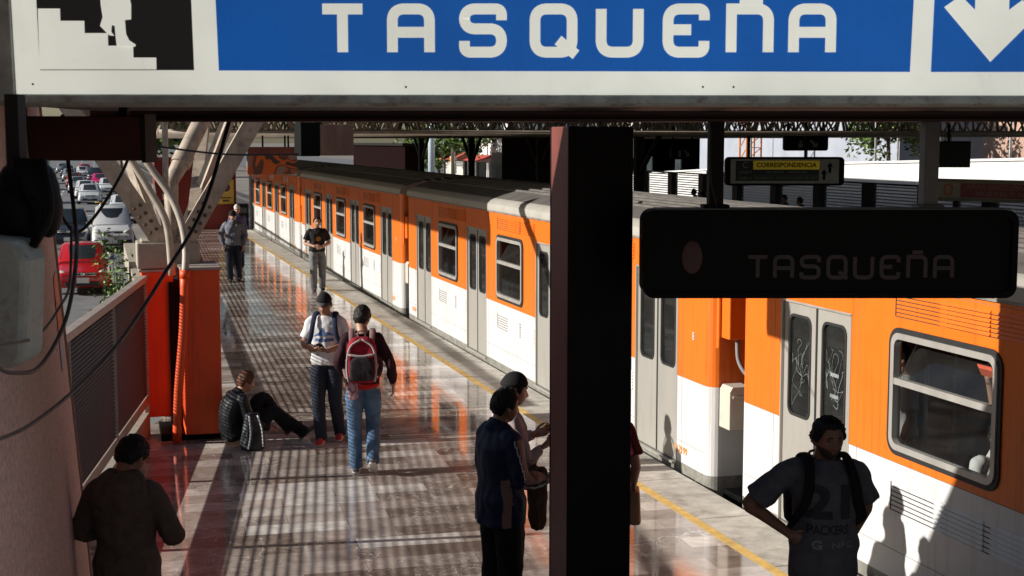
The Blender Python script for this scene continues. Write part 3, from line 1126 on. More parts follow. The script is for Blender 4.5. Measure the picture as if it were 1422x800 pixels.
# painted swirl panel and sign ends by the truss
root = thing('painted_panel', 'hanging panel painted with orange and brown swirls, over the far platform', 'panel', (3.1, 26.0, 3.1))
def swirl():
    m = bpy.data.materials.new('swirl_paint')
    m.use_nodes = True
    n, l = m.node_tree.nodes, m.node_tree.links
    b = n['Principled BSDF']
    b.inputs['Roughness'].default_value = .5
    tc = n.new('ShaderNodeTexCoord')
    nz = n.new('ShaderNodeTexNoise')
    nz.inputs['Scale'].default_value = 1.5
    nz.inputs['Detail'].default_value = 0.5
    nz.inputs['Distortion'].default_value = 2.2
    l.new(tc.outputs['Object'], nz.inputs['Vector'])
    r = n.new('ShaderNodeValToRGB')
    r.color_ramp.interpolation = 'CONSTANT'
    e = r.color_ramp.elements
    e[0].color = (0.05, 0.03, 0.025, 1)
    e[1].position = .44; e[1].color = (0.62, 0.12, 0.015, 1)
    for p, c in ((.52, (0.12, 0.05, 0.035)), (.58, (0.42, 0.10, 0.03)), (.64, (0.25, 0.20, 0.18))):
        k = e.new(p); k.color = (*c, 1)
    l.new(nz.outputs['Fac'], r.inputs[0])
    l.new(r.outputs[0], b.inputs['Base Color'])
    return m
b = MB()
b.box((3.06, 26.0, 3.02), (0.90, .10, .36))
b.build('painted_face', swirl(), root, world=True, bevel=.01)
b = MB()
b.box((3.06, 26.0, 3.27), (0.86, .12, .13))
b.build('top_box', M_maroon, root, world=True)
for x in (2.9, 3.3, 3.36):
    b = MB()
    b.box((x, 26.0, 3.75), (.03, .03, .84))
    b.build('hanger', M_dark, root, world=True)
root = thing('sign_box', 'dark sign box with a brown end, hanging left of the truss over the platform', 'sign', (1.95, 12.0, 3.45))
b = MB()
b.box((1.71, 12.02, 3.46), (0.16, .4, .28))
b.build('case', M_black, root, world=True, bevel=.006)
b = MB()
b.box((1.932, 12.0, 3.455), (0.28, .36, .26))
b.build('end_panel', mat('brown_end_panel', (0.26, 0.16, 0.11), .6, var=.2, stretch=(1, 1, .2), scale=9), root, world=True, bevel=.004)
b = MB()
b.box((1.8, 12.0, 3.80), (.06, .06, .44))
b.build('hanger', M_dark, root, world=True)
root = thing('sign_box', 'wide dark maroon box hanging under the stair beam at top left', 'sign', (-0.1, 7.35, 3.4), -YAW)
b = MB()
b.box((0, 0, 0.06), (0.72, .2, .215))
b.build('case', mat('box_maroon', (0.05, 0.012, 0.010), .5, var=.2), root, bevel=.006)
b = MB()
b.box((-.315, -.1045, 0.06), (0.09, .009, .215))
b.build('cover_plate', M_dark, root)
b = MB()
b.box((.37, -.0, 0.06), (0.02, .22, .235))
b.build('end_cap', M_dark, root)
for q in (-.25, .25):
    b = MB()
    b.box((q, 0, .26), (.04, .04, .2))
    b.build('hanger', M_dark, root)

# ================================================================== fixture and cables, left foreground
root = thing('loudspeaker', 'grey green loudspeaker housing with a black cover, close at left edge', 'loudspeaker', (-0.15, 3.68, 3.1))
b = MB()
pr = [(-.20, -.215), (-.035, -.215), (-.010, -.19), (.006, .06), (-.02, .115), (-.20, .13)]
b.prism(pr, cw(-1.235, 3.75, 3.085), SU, SV, .16)
b.build('housing', mat('grey_green_enamel', (0.31, 0.345, 0.305), .5, var=.15, scale=12, bump=.2, dirt=((.10, .09, .07), .7, 14)), root, world=True, bevel=.018)
b = MB()
for (u, z, ru, rz_) in ((-1.27, 3.345, .075, .06), (-1.235, 3.31, .045, .075), (-1.22, 3.27, .035, .075), (-1.30, 3.26, .09, .09)):
    b.ell(cw(u, 3.74, z), (ru, .07, rz_), 16, 10, R=Rc)
for k in range(7):
    b.tube([cw(-1.29 + .012 * k, 3.70, 3.40), cw(-1.25 + .010 * k, 3.665, 3.33 - .01 * k), cw(-1.215 - .004 * k, 3.67, 3.25 - .012 * k)], [.012] * 3, 6, sub=3)
b.build('cover', M_black, root, world=True, smooth=True)
b = MB()
b.box(cw(-1.30, 3.75, 3.47), (.035, .06, .20), R=Rc)
b.build('bracket', M_dark, root, world=True)
def cable(label, pts, r=0.006, k=2.02):
    n = len(pts) - 1
    ks = [k + (min(k, .55) - k) * (i / n) ** 1.5 if pts[-1][0] < -.2 else k for i in range(n + 1)]
    pts = [(p[0] * q, p[1] * q, EYE + (p[2] - EYE) * q) for p, q in zip(pts, ks)]
    rs = [r * q for q in ks]
    b = MB()
    b.tube(pts, rs, 7, sub=8)
    tag(b.build('cable', M_rubber, smooth=True), label, 'cable', 'loose black cables at left')
cable('black cable dropping straight from the beam and sagging to the left edge', [(-0.085, 4.21, 3.52), (-0.06, 4.18, 3.22), (-0.06, 4.17, 3.12), (-0.09, 4.16, 2.96), (-0.16, 4.18, 2.825), (-0.24, 4.19, 2.80), (-0.34, 4.2, 2.86)])
cable('long black cable slanting from the beam down to the lower left', [(0.385, 4.29, 3.515), (0.30, 4.29, 3.25), (0.18, 4.30, 3.05), (0.06, 4.31, 2.87), (-0.06, 4.34, 2.735), (-0.2, 4.37, 2.62), (-0.36, 4.39, 2.55)])
cable('short black cable looping in a V under the maroon box', [(0.10, 4.16, 3.46), (0.08, 4.16, 3.38), (0.01, 4.17, 3.26), (-0.05, 4.18, 3.195), (-0.085, 4.19, 3.22), (-0.12, 4.2, 3.30), (-0.17, 4.22, 3.40)], .0045)
cable('thin black cable crossing from the box to the V struts', [(-.07, 4.18, 3.21), (-.08, 4.18, 3.05), (-0.11, 4.2, 2.98), (-0.17, 4.22, 2.90), (-0.3, 4.24, 2.87)], .004)
cable('thin black wire stretched between the struts and the sign box', [(0.35, 11.5, 3.42), (1.0, 11.7, 3.34), (1.65, 12.0, 3.335)], .008, 1.0)
# ================================================================== orange metro train
M_torange = mat('train_orange', (0.70, 0.150, 0.012), 0.32, var=0.07, scale=2.2, spec=0.5, dirt=((0.40, 0.085, 0.010), 0.35, 2.2), streak=((.26, .06, .015), .6), wave=.16)
M_twhite = mat('train_white', (0.58, 0.58, 0.575), 0.35, var=0.04, scale=2, dirt=((0.48, 0.45, 0.40), 0.45, 2.4), streak=((.33, .30, .25), .6), wave=.16)
M_tskirt = mat('train_skirt', (0.22, 0.21, 0.18), 0.6, var=0.25, scale=6, dirt=((0.06, 0.055, 0.05), 0.8, 5))
M_troof = mat('train_roof', (0.36, 0.34, 0.30), 0.55, var=0.12, scale=2, dirt=((0.2, 0.18, 0.15), 0.6, 2))
M_alu = mat('brushed_aluminium', (0.50, 0.48, 0.44), 0.38, 0.55, var=0.08, scale=5, stretch=(1, 1, .15))
M_door = mat('door_grey', (0.36, 0.345, 0.31), 0.42, 0.25, var=0.10, scale=3, stretch=(1, 1, .2), dirt=((0.2, 0.19, 0.17), 0.6, 3))
M_glass = glass_mat('train_glass', (0.72, 0.75, 0.73), 1.0, 0.012)
M_scratch = glass_mat('scratched_glass', (0.68, 0.71, 0.70), 1.0, 0.035)
M_interior = mat('train_interior', (0.20, 0.185, 0.16), 0.6, var=0.08)
M_tfloor = mat('train_interior_floor', (0.09, 0.085, 0.08), 0.7, var=0.2)
M_seat = mat('seat_green', (0.035, 0.10, 0.085), 0.45, var=0.1)
M_ornum = mat('car_number_orange', (0.80, 0.30, 0.05), 0.5, var=0.05)
M_slot = mat('vent_shadow_gap', (0.02, 0.018, 0.016), 0.8, var=0.1)

TX, TL, TPITCH, TW = 5.84, 14.42, 15.10, 2.5
ZB, ZL = 0.985, 2.385
DOORS = [1.45 + 3.84 * k for k in range(4)]
WINS = [1.45 + 3.84 * (k + .5) for k in range(3)]
DH, DZ0, DZ1 = 0.60, 0.045, 2.035
WH, WZ0, WZ1 = 0.665, 1.10, 1.985
CR = 0.13

def wall_cells(mb, x0, x1, openings, y0, y1):
    """side wall between x0 (outer) and x1: boxes around the openings, coloured by height"""
    ys = sorted(set([y0, y1] + [q for o in openings for q in o[:2]]))
    zs = sorted(set([-0.62, 0.075, ZB, ZL] + [q for o in openings for q in o[2:]]))
    for a, e in zip(ys[:-1], ys[1:]):
        for p, q in zip(zs[:-1], zs[1:]):
            cy, cz = (a + e) / 2, (p + q) / 2
            if any(o[0] < cy < o[1] and o[2] < cz < o[3] for o in openings):
                continue
            m = 0 if cz < 0.075 else (1 if cz < ZB else 2)
            mb.box(((x0 + x1) / 2, cy, cz), (abs(x1 - x0), e - a, q - p), m)

def hole_plate(mb, w, h, hw, hh, r, o, u, v, depth, m=0, hc=(0, 0)):
    """plate w x h with a rounded hole"""
    inner = rrect(hw, hh, r, 5, hc[0], hc[1])
    k = len(inner) // 4
    outer = []
    for i, (sx, sy) in enumerate(((1, 1), (-1, 1), (-1, -1), (1, -1))):
        outer += [(sx * w / 2, sy * h / 2)] * k
    # spread the corner points a little so no face is degenerate
    mb.ringprism(outer, inner, o, u, v, depth, m)

def make_car(i, y0, label, number, num_near=True):
    root = thing('metro_car', label, 'train car', (TX, y0, 0), 0, 'orange cars of the metro train')
    U, V = Vector((0, -1, 0)), Vector((0, 0, 1))      # u x v = -X : towards the platform
    dops = [(d - DH, d + DH, DZ0, DZ1) for d in DOORS]
    wops = [(w - WH, w + WH, WZ0, WZ1) for w in WINS]
    b = MB()
    wall_cells(b, 0.0, 0.07, dops + wops, CR, TL - CR)
    # rounded corners and end walls
    for (ya, s) in ((0.0, 1), (TL, -1)):
        out, inn = [], []
        for k in range(7):
            a = pi + (pi / 2) * k / 6
            out.append((CR + CR * cos(a), CR + CR * sin(a)))
            inn.append((CR + (CR - .06) * cos(a), CR + (CR - .06) * sin(a)))
        for k in range(7):
            a = 1.5 * pi + (pi / 2) * k / 6
            out.append((TW - CR + CR * cos(a), CR + CR * sin(a)))
            inn.append((TW - CR + (CR - .06) * cos(a), CR + (CR - .06) * sin(a)))
        for (za, zb, m) in ((-.62, .075, 0), (.075, ZB, 1), (ZB, ZL, 2)):
            P = [(x, ya + s * y) for x, y in out]
            Q = [(x, ya + s * y) for x, y in inn]
            for k in range(len(P) - 1):
                vs = [(*P[k], za), (*P[k + 1], za), (*P[k + 1], zb), (*P[k], zb), (*Q[k], za), (*Q[k + 1], za), (*Q[k + 1], zb), (*Q[k], zb)]
                b.add(vs, [(0, 1, 2, 3), (5, 4, 7, 6)], m)
    # sheet seams, border strip and rivets
    for d in DOORS:
        for q in (-.735, .735):
            if CR < d + q < TL - CR:
                b.box((-.0005, d + q, (.09 + ZL) / 2), (.002, .005, ZL - .10), 3)
    b.box((-.001, TL / 2, ZB), (.004, TL - 2 * CR, .006), 3) if False else None
    for d0_, d1_ in zip([CR] + [d + DH + .02 for d in DOORS], [d - DH - .02 for d in DOORS] + [TL - CR]):
        b.box((-.0006, (d0_ + d1_) / 2, ZB + .002), (.002, d1_ - d0_, .005), 3)
        b.box((-.0006, (d0_ + d1_) / 2, .30), (.002, d1_ - d0_, .004), 3)
        b.box((-.0006, (d0_ + d1_) / 2, 2.335), (.002, d1_ - d0_, .004), 3)
    b.build('body', [M_tskirt, M_twhite, M_torange, mat('sheet_seam', (.16, .12, .08), .8)], root)
    b = MB()
    fops = [(d - DH, d + DH, 0.95, 1.95) for d in DOORS] + [(w - WH, w + WH, WZ0, WZ1) for w in WINS]
    wall_cells(b, TW, TW - .06, fops, CR, TL - CR)
    b.build('far_wall', [M_tskirt, M_twhite, M_torange], root)
    for o in fops:
        b = MB()
        b.quad((TW - .03, o[0], o[2]), (TW - .03, o[1], o[2]), (TW - .03, o[1], o[3]), (TW - .03, o[0], o[3]))
        b.build('far_pane', M_glass, root)
    # roof: lip, cove, ribbed top
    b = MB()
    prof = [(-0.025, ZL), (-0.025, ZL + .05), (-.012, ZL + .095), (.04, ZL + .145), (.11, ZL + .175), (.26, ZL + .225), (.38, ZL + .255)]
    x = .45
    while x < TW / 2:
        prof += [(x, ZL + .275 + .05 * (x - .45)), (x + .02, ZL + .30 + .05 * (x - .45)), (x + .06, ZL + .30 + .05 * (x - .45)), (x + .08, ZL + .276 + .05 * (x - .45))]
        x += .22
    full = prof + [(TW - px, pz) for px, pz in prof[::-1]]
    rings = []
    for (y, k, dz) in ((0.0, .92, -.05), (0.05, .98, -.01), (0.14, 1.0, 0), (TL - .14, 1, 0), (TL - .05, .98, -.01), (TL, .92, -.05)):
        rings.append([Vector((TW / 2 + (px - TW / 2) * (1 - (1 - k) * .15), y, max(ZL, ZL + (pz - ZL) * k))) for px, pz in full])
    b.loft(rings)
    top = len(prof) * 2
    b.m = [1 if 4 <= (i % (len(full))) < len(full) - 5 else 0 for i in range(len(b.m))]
    b.build('roof', [M_troof, mat('shade_toned_deck', (0.11, 0.10, 0.09), .75, var=.25, scale=3)], root, autosmooth=30)  # deck colour darkened to carry the shade under the station roof
    b = MB()
    b.box((-.012, TL / 2, ZL - .012), (.028, TL - .3, .02))
    b.build('rain_gutter', M_tskirt, root)
    b = MB()
    b.box((TW / 2, TL / 2, 0.02), (TW - .16, TL - .2, .06))
    b.build('floor', M_tfloor, root)
    b = MB()
    b.box((TW / 2, TL / 2, 2.33), (TW - .16, TL - .2, .05))
    for k in range(6):
        b.box((TW / 2, 1.4 + k * 2.3, 2.29), (.25, 1.2, .03))
    b.build('ceiling', M_interior, root)
    # seats back to back beside each window
    for w in WINS:
        for sx in (0.52, TW - .52):
            b = MB()
            for s in (-1, 1):
                b.box((sx, w + s * .30, .47), (.78, .40, .06))
                b.box((sx, w + s * .06, .74), (.78, .05, .52))
                b.box((sx, w + s * .3, .24), (.5, .08, .42))
            b.build('seat', M_seat, root, bevel=.015)
    for d in DOORS:
        b = MB()
        for x in (.62, TW - .62):
            for s in (-1, 1):
                b.tube([(x, d + s * .75, .05), (x, d + s * .75, 2.3)], .016, 8)
        b.tube([(.62, d - .75, 1.98), (.62, d + .75, 1.98)], .014, 8)
        b.build('grab_pole', M_steel, root, smooth=True)
    # doors: two sliding leaves each, with rubber edged panes
    for d in DOORS:
        for s in (-1, 1):
            yc = d + s * (DH / 2)
            b = MB()
            w, h = DH - .012, DZ1 - DZ0 - .01
            o = Vector((0.052, yc, (DZ0 + DZ1) / 2))
            hole_plate(b, w, h, w - .20, .88, .075, o, U, V, .030, 0, (0, 0.445))
            leaf = b.build('door_leaf', M_door, root, bevel=.004)
            b = MB()
            b.ringprism(rrect(w - .175, .905, .085, 5, 0, .445), rrect(w - .225, .855, .065, 5, 0, .445), o + Vector((-.0305, 0, 0)), U, V, .007)
            b.build('gasket', M_rubber, leaf)
            b = MB()
            b.prism(rrect(w - .205, .875, .07, 5, 0, .445), o + Vector((-.012, 0, 0)), U, V, .004)
            b.build('pane', M_scratch, leaf)
        b = MB()
        b.box((.028, d, (DZ0 + DZ1) / 2), (.022, .03, DZ1 - DZ0 - .02))
        b.build('door_seal', M_rubber, root)
        b = MB()
        for s in (-1, 1):
            b.box((.010, d + s * (DH + .006), (DZ0 + DZ1) / 2), (.028, .016, DZ1 - DZ0 + .02))
        b.box((.010, d, DZ1 + .010), (.028, DH * 2 + .03, .018))
        b.box((.0, d, DZ0 - .012), (.05, DH * 2 + .03, .022))
        b.build('door_frame', M_alu, root)
    # windows: frame, bar, lower pane, upper pane tilted inwards
    for w in WINS:
        zc, hh, ww = (WZ0 + WZ1) / 2, WZ1 - WZ0, WH * 2
        o = Vector((0.012, w, zc))
        b = MB()
        b.ringprism(rrect(ww + .10, hh + .10, .13, 6), rrect(ww - .02, hh - .02, .085, 6), o + Vector((-.010, 0, 0)), U, V, .016, 0)
        b.ringprism(rrect(ww + .02, hh + .02, .10, 6), rrect(ww - .075, hh - .075, .065, 6), o + Vector((.02, 0, 0)), U, V, .056, 1)
        zb = 1.62
        b.box((0.005, w, zb), (.05, ww - .07, .05), 1)
        fr = b.build('window', [M_rubber, M_alu], root, autosmooth=35)
        b = MB()
        b.quad((.02, w - ww / 2 + .03, WZ0 + .03), (.02, w - ww / 2 + .03, zb), (.02, w + ww / 2 - .03, zb), (.02, w + ww / 2 - .03, WZ0 + .03))
        b.build('pane', M_glass, fr)
        b = MB()
        t = .17
        b.quad((.03, w - ww / 2 + .04, zb + .02), (.03 + t, w - ww / 2 + .04, WZ1 - .05), (.03 + t, w + ww / 2 - .04, WZ1 - .05), (.03, w + ww / 2 - .04, zb + .02))
        b.build('tilted_pane', M_scratch, fr)
        for s in (-1, 1):
            b = MB()
            b.bar((.03, w + s * (ww / 2 - .04), zb + .02), (.03 + t, w + s * (ww / 2 - .04), WZ1 - .05), .012, .012)
            b.build('pane_edge', M_alu, fr)
        for (oy, z0, z1, m, nm) in ((0.345, 2.115, 2.30, M_torange, 'upper_vent'), (-0.345, 2.115, 2.30, M_torange, 'upper_vent'), (.345, .61, .83, M_twhite, 'lower_vent'), (-.345, .61, .83, M_twhite, 'lower_vent')):
            b = MB()
            n = 6
            for k in range(n):
                z = z0 + (z1 - z0) * k / n
                p = (z1 - z0) / n
                # each slat: a wedge that leans out at its bottom edge
                b.prism([(0, p * .86), (.002, p * .92), (.016, p * .16), (0.0, p * .10)], (0, w + oy - .30, z), (-1, 0, 0), (0, 0, 1), -.60, 0)
                b.box((-.0016, w + oy, z + p * .02), (.003, .60, p * .2), 1)
            b.box((-.0016, w + oy + .305, (z0 + z1) / 2), (.003, .012, z1 - z0), 1)
            b.build(nm, [m, M_slot], root)
    # running gear in the dark below the sill
    b = MB()
    for yb in (2.6, TL - 2.6):
        b.box((TW / 2, yb, -.75), (2.1, 2.6, .35))
        for s in (-1, 1):
            b.tube([(.3, yb + s * .9, -.72), (2.2, yb + s * .9, -.72)], .42, 16)
    b.build('bogies', M_black, root)
    b = MB()
    for k in range(7):
        b.box((0.06, .9 + k * 2.1, -.12), (.10, .5, .08))
    b.build('steps', M_tskirt, root)
    # car number near each end
    b = MB()
    text_mesh(b, number, .115, (-.004, .72, .205), U, V, .003)
    text_mesh(b, number, .115, (-.004, TL - .60, .205), U, V, .003)
    b.build('car_number', M_ornum, root)
    b = MB()
    text_mesh(b, '8', .12, (-.004, .42, 1.45), U, V, .003)
    b.build('door_number', M_twhite, root)
    # coupling equipment on the near end
    b = MB()
    b.box((.21, -.16, 1.72), (.26, .20, .44))
    b.box((.06, -.05, 1.70), (.03, .06, .62))
    b.build('cable_box', M_torange, root, bevel=.012)
    b = MB()
    b.prism([(-.13, .60), (.13, .60), (.13, .98), (.10, 1.03), (-.10, 1.03), (-.13, .98)], (.22, -.03, 0), (1, 0, 0), (0, 0, 1), .24)
    b.box((.22, -.275, .93), (.2, .012, .03))
    b.build('relay_box', mat('cream_enamel', (0.50, 0.46, 0.38), .45, var=.1, dirt=((.3, .26, .2), .5, 6)), root, bevel=.008)
    b = MB()
    b.tube([(.22, -.14, 1.5), (.24, -.16, 1.25), (.34, -.3, 1.08), (.5, -.45, 1.02), (.7, -.6, 1.1)], [.022] * 5, 10, sub=5)
    b.build('jumper_cable', mat('grey_hose', (0.22, 0.22, 0.22), .5), root, smooth=True)
    b = MB()
    b.box((1.25, -.34, -.35), (.45, .68, .3))
    b.build('coupler', M_black, root, bevel=.01)
    b = MB()
    b.box((.30, -.20, -.16), (.28, .40, .22))
    b.build('buffer', M_black, root, bevel=.01)
    b = MB()
    b.box((1.25, -.34, 1.05), (1.1, .66, 1.9))
    b.build('gangway', M_rubber, root)
    return root

cars = [(12.26 - TL, 'nearest orange and white metro car, behind the person in the 21 shirt', 'N.2198'),
        (12.94, 'second nearest orange and white metro car, partly behind the dark pillar', 'N.2199'),
        (12.94 + TPITCH, 'second farthest orange and white metro car, beyond the man in the black shirt', 'N.2197'),
        (12.94 + 2 * TPITCH, 'farthest orange and white metro car at the head of the train', 'N.2196')]
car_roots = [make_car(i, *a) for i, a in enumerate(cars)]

# scratched tags on the nearest door panes, old paint and notices
M_tag = mat('scratched_tag', (0.20, 0.23, 0.22), .6, var=.4, scale=20)
rg = random.Random(5)
near = car_roots[0]
for s, n in ((-1, 8), (1, 10)):
    yc = DOORS[3] + s * DH / 2
    b = MB()
    for k in range(n):
        pts = []
        x, z = rg.uniform(-.08, .08), rg.uniform(1.2, 1.5)
        for q in range(7):
            pts.append((min(.15, max(-.15, x)), z))
            x += rg.uniform(-.11, .11)
            z += rg.uniform(-.12, .16)
            z = max(1.12, min(1.72, z))
        stroke(b, pts, rg.uniform(.0015, .0045), .05, (.032, yc, 0), (0, -1, 0), (0, 0, 1), .001)
    if s < 0:
        for z in (1.32, 1.50):
            b.box((.031, yc, z), (.002, .14, .03))
    b.build('scratch_marks', M_tag, near)
b = MB()
b.box((.155, WINS[2] - .30, 1.83), (.004, .17, .09), R=Matrix.Rotation(-.45, 3, 'Y'))
b.build('notice', mat('notice_red', (.55, .10, .05), .6), near)
# ================================================================== vehicles on the street
M_tyre = mat('tyre_rubber', (0.018, 0.018, 0.018), .8)
M_rim = mat('wheel_rim', (0.35, 0.35, 0.36), .35, .7)
M_carglass = mat('car_glass', (0.035, 0.045, 0.05), .06, var=.2, scale=1.5, spec=.5)
M_plate = mat('number_plate', (0.68, 0.68, 0.66), .5, var=.05)
M_lamp = mat('headlamp_lens', (0.55, 0.53, 0.45), .15, var=.1, spec=.8)
M_trim = mat('black_trim', (0.018, 0.018, 0.02), .5)
M_chrome = mat('chrome', (0.6, 0.6, 0.6), .15, .95, var=.05)

def ringsec(y, hw, z0, z1, r, top=None, n=5):
    """rounded section across the car at station y; top narrows the upper edge"""
    p = rrect(hw * 2, z1 - z0, min(r, (z1 - z0) * .48), n, 0, (z0 + z1) / 2)
    k = top if top else 1.0
    return [Vector((x * (1 - (1 - k) * max(0, (z - z0) / (z1 - z0)) ** 1.4), y, z)) for x, z in p]

CAR_KINDS = {
    # length, half width, bonnet height, belt height, roof height, windscreen base y, roof front y, roof back y, back y
    'hatchback': dict(L=3.9, hw=.82, hood=.88, belt=.95, roof=1.45, wb=-.80, rf=-.12, rb=1.35, bk=1.85),
    'sedan': dict(L=4.4, hw=.85, hood=.86, belt=.94, roof=1.44, wb=-.80, rf=-.05, rb=1.05, bk=1.75),
    'suv': dict(L=4.5, hw=.88, hood=1.02, belt=1.10, roof=1.68, wb=-.95, rf=-.30, rb=1.8, bk=2.15),
    'van': dict(L=4.6, hw=.87, hood=1.08, belt=1.12, roof=1.82, wb=-1.25, rf=-.60, rb=2.1, bk=2.25),
}

def make_vehicle(kind, paint, label, cat, loc, group, name=None, rz=0.0, trim=None, mirror=None, detail=True):
    """car facing -Y (towards the station)"""
    k = CAR_KINDS[kind]
    root = thing(name or {'hatchback': 'parked_car'}.get(kind, kind) if name else kind + '_car', label, cat, loc, rz, group)
    L, hw = k['L'], k['hw']
    f, r = -L / 2, L / 2
    b = MB()
    st = [(f, hw * .80, .34, .60, .10, 1), (f + .06, hw * .92, .26, .70, .14, .97), (f + .28, hw, .22, k['hood'] - .13, .16, .93), (f + .75, hw, .2, k['hood'] - .03, .16, .88), (k['wb'], hw, .2, k['hood'] + .02, .15, .87),
          (k['wb'] + .4, hw, .2, k['belt'], .12, .93), (r - .7, hw, .2, k['belt'] + .02, .13, .93), (r - .15, hw * .97, .24, k['belt'], .15, .92), (r, hw * .86, .36, k['belt'] - .2, .12, .95)]
    b.loft([ringsec(*q) for q in st])
    b.build('body', paint, root, smooth=True)
    # cabin
    b = MB()
    bt, rt = k['belt'], k['roof']
    gh = lambda y, zt, w, wt: [Vector(p) for p in ((-w, y, bt - .1), (-w * .99, y, bt), (-wt - .02, y + 0, zt - .06), (-wt + .1, y, zt), (0, y, zt + .015), (wt - .1, y, zt), (wt + .02, y, zt - .06), (w * .99, y, bt), (w, y, bt - .1))]
    w, wt = hw * .93, hw * .74
    b.loft([gh(k['wb'], bt + .01, w, w * .95), gh(k['rf'], rt - .02, w, wt), gh(k['rf'] + .4, rt, w, wt), gh(k['rb'], rt - .03, w, wt), gh(k['bk'], bt + .05, w, w * .92)])
    b.build('cabin', paint, root, autosmooth=35)
    # windscreen
    b = MB()
    y0, y1, z0, z1 = k['wb'] + .10, k['rf'] - .03, bt + .045, rt - .065
    off = Vector((0, -.035, .03))
    n = 6
    vs = []
    for (yy, zz, ww) in ((y0, z0, w * .90), (y1, z1, wt * .90)):
        for q in range(n + 1):
            u = -1 + 2 * q / n
            vs.append(Vector((ww * u, yy + .07 * u * u, zz)) + off)
    b.add(vs, [(q, q + 1, n + 2 + q, n + 1 + q) for q in range(n)])
    ws = b.build('windscreen', M_carglass, root, smooth=True)
    for s in (-1, 1):
        b = MB()
        b.add([Vector((s * (w * .985 + .012), k['wb'] + .42, bt + .03)), Vector((s * (w * .985 + .012), k['rb'] - .1, bt + .03)), Vector((s * (wt + .035), k['rb'] - .35, rt - .09)), Vector((s * (wt + .035), k['rf'] + .05, rt - .09))], [(0, 1, 2, 3)])
        b.build('side_window', M_carglass, root)
    # lamps, grille, bumper, plate, mirrors
    zh = k['hood'] - .20
    for s in (-1, 1):
        b = MB()
        b.ell((s * hw * .72, f + .17, zh), (hw * .21, .10, .085), 12, 8, R=Matrix.Rotation(s * .5, 3, 'Z') @ Matrix.Rotation(s * -.15, 3, 'Y'))
        b.build('headlight', M_lamp, root, smooth=True)
        b = MB()
        b.ell((s * (hw + .10), k['wb'] + .45, bt + .06), (.10, .06, .075), 10, 6)
        b.bar((s * (hw - .06), k['wb'] + .45, bt + .0), (s * (hw + .08), k['wb'] + .45, bt + .04), .04, .04)
        b.build('wing_mirror', mirror or paint, root, smooth=True)
    b = MB()
    b.box((0, f + .05, zh - .03), (hw * .95, .10, .10))
    b.box((0, f + .01, .36), (hw * 1.25, .08, .13))
    b.build('grille', M_trim, root, bevel=.02)
    b = MB()
    b.box((0, f - .005, zh - .0), (hw * .95, .03, .018))
    b.box((0, f - .005, zh - .06), (hw * .95, .03, .018))
    b.ell((0, f - .015, zh - .03), (.065, .015, .065), 12, 8)
    b.build('badge_bar', M_chrome, root, smooth=True)
    if trim:
        b = MB()
        b.box((0, f + .06, .42), (hw * 1.80, .20, .26))
        b.build('bumper', trim, root, bevel=.06)
    b = MB()
    b.box((0, f - .045, .47), (.36, .02, .16))
    b.build('number_plate', M_plate, root)
    for (x, y) in ((-1, f + .80), (1, f + .80), (-1, r - .85), (1, r - .85)):
        b = MB()
        c = Vector((x * (hw - .08), y, .31))
        b.tube([c - Vector((.10, 0, 0)), c + Vector((.10, 0, 0))], .31, 18, 0)
        b.tube([c - Vector((.105, 0, 0)), c + Vector((.105, 0, 0))], .19, 14, 1)
        b.build('wheel', [M_tyre, M_rim], root, autosmooth=40)
    return root

P_red = mat('car_paint_red', (0.52, 0.012, 0.018), .25, var=.05, coat=.5)
P_dark = mat('car_paint_slate', (0.030, 0.038, 0.050), .25, var=.08, coat=.5)
P_white = mat('car_paint_white', (0.62, 0.62, 0.62), .3, var=.03, coat=.4)
P_silver = mat('car_paint_silver', (0.42, 0.43, 0.44), .28, .5, var=.05)
P_pink = mat('car_paint_pink', (0.55, 0.03, 0.16), .3, var=.05, coat=.3)
P_rust = mat('car_paint_rust_red', (0.30, 0.05, 0.045), .35, var=.08)
P_blue = mat('mirror_blue', (0.05, 0.10, 0.38), .3)
SZ = -1.2
G = 'vehicles queuing on the street'
make_vehicle('hatchback', P_red, 'red hatchback with a blue wing mirror, nearest vehicle on the street', 'car', (-.47, 46.4, SZ), G, mirror=P_blue)
make_vehicle('suv', P_dark, 'dark slate SUV with chrome grille, left of the white van', 'car', (-1.22, 65.6, SZ), G)
make_vehicle('van', P_white, 'white delivery van with black bumper, right of the dark SUV', 'van', (.60, 63.6, SZ), G, trim=M_trim, mirror=M_trim)
make_vehicle('sedan', P_white, 'white sedan in the middle lane behind the dark SUV, first beyond the crossing', 'car', (-.48, 110.6, SZ), G, trim=None)
make_vehicle('sedan', P_white, 'white sedan right behind another white sedan, middle lane', 'car', (-.85, 120.5, SZ), G)
make_vehicle('sedan', P_silver, 'silver sedan behind two white sedans in the middle lane', 'car', (-1.6, 134, SZ), G)
make_vehicle('hatchback', P_rust, 'dull red hatchback in the left lane beside the pink wall', 'car', (-3.9, 98, SZ), G)
make_vehicle('sedan', P_silver, 'silver sedan in the left lane, right behind the dull red hatchback', 'car', (-4.1, 112, SZ), G)
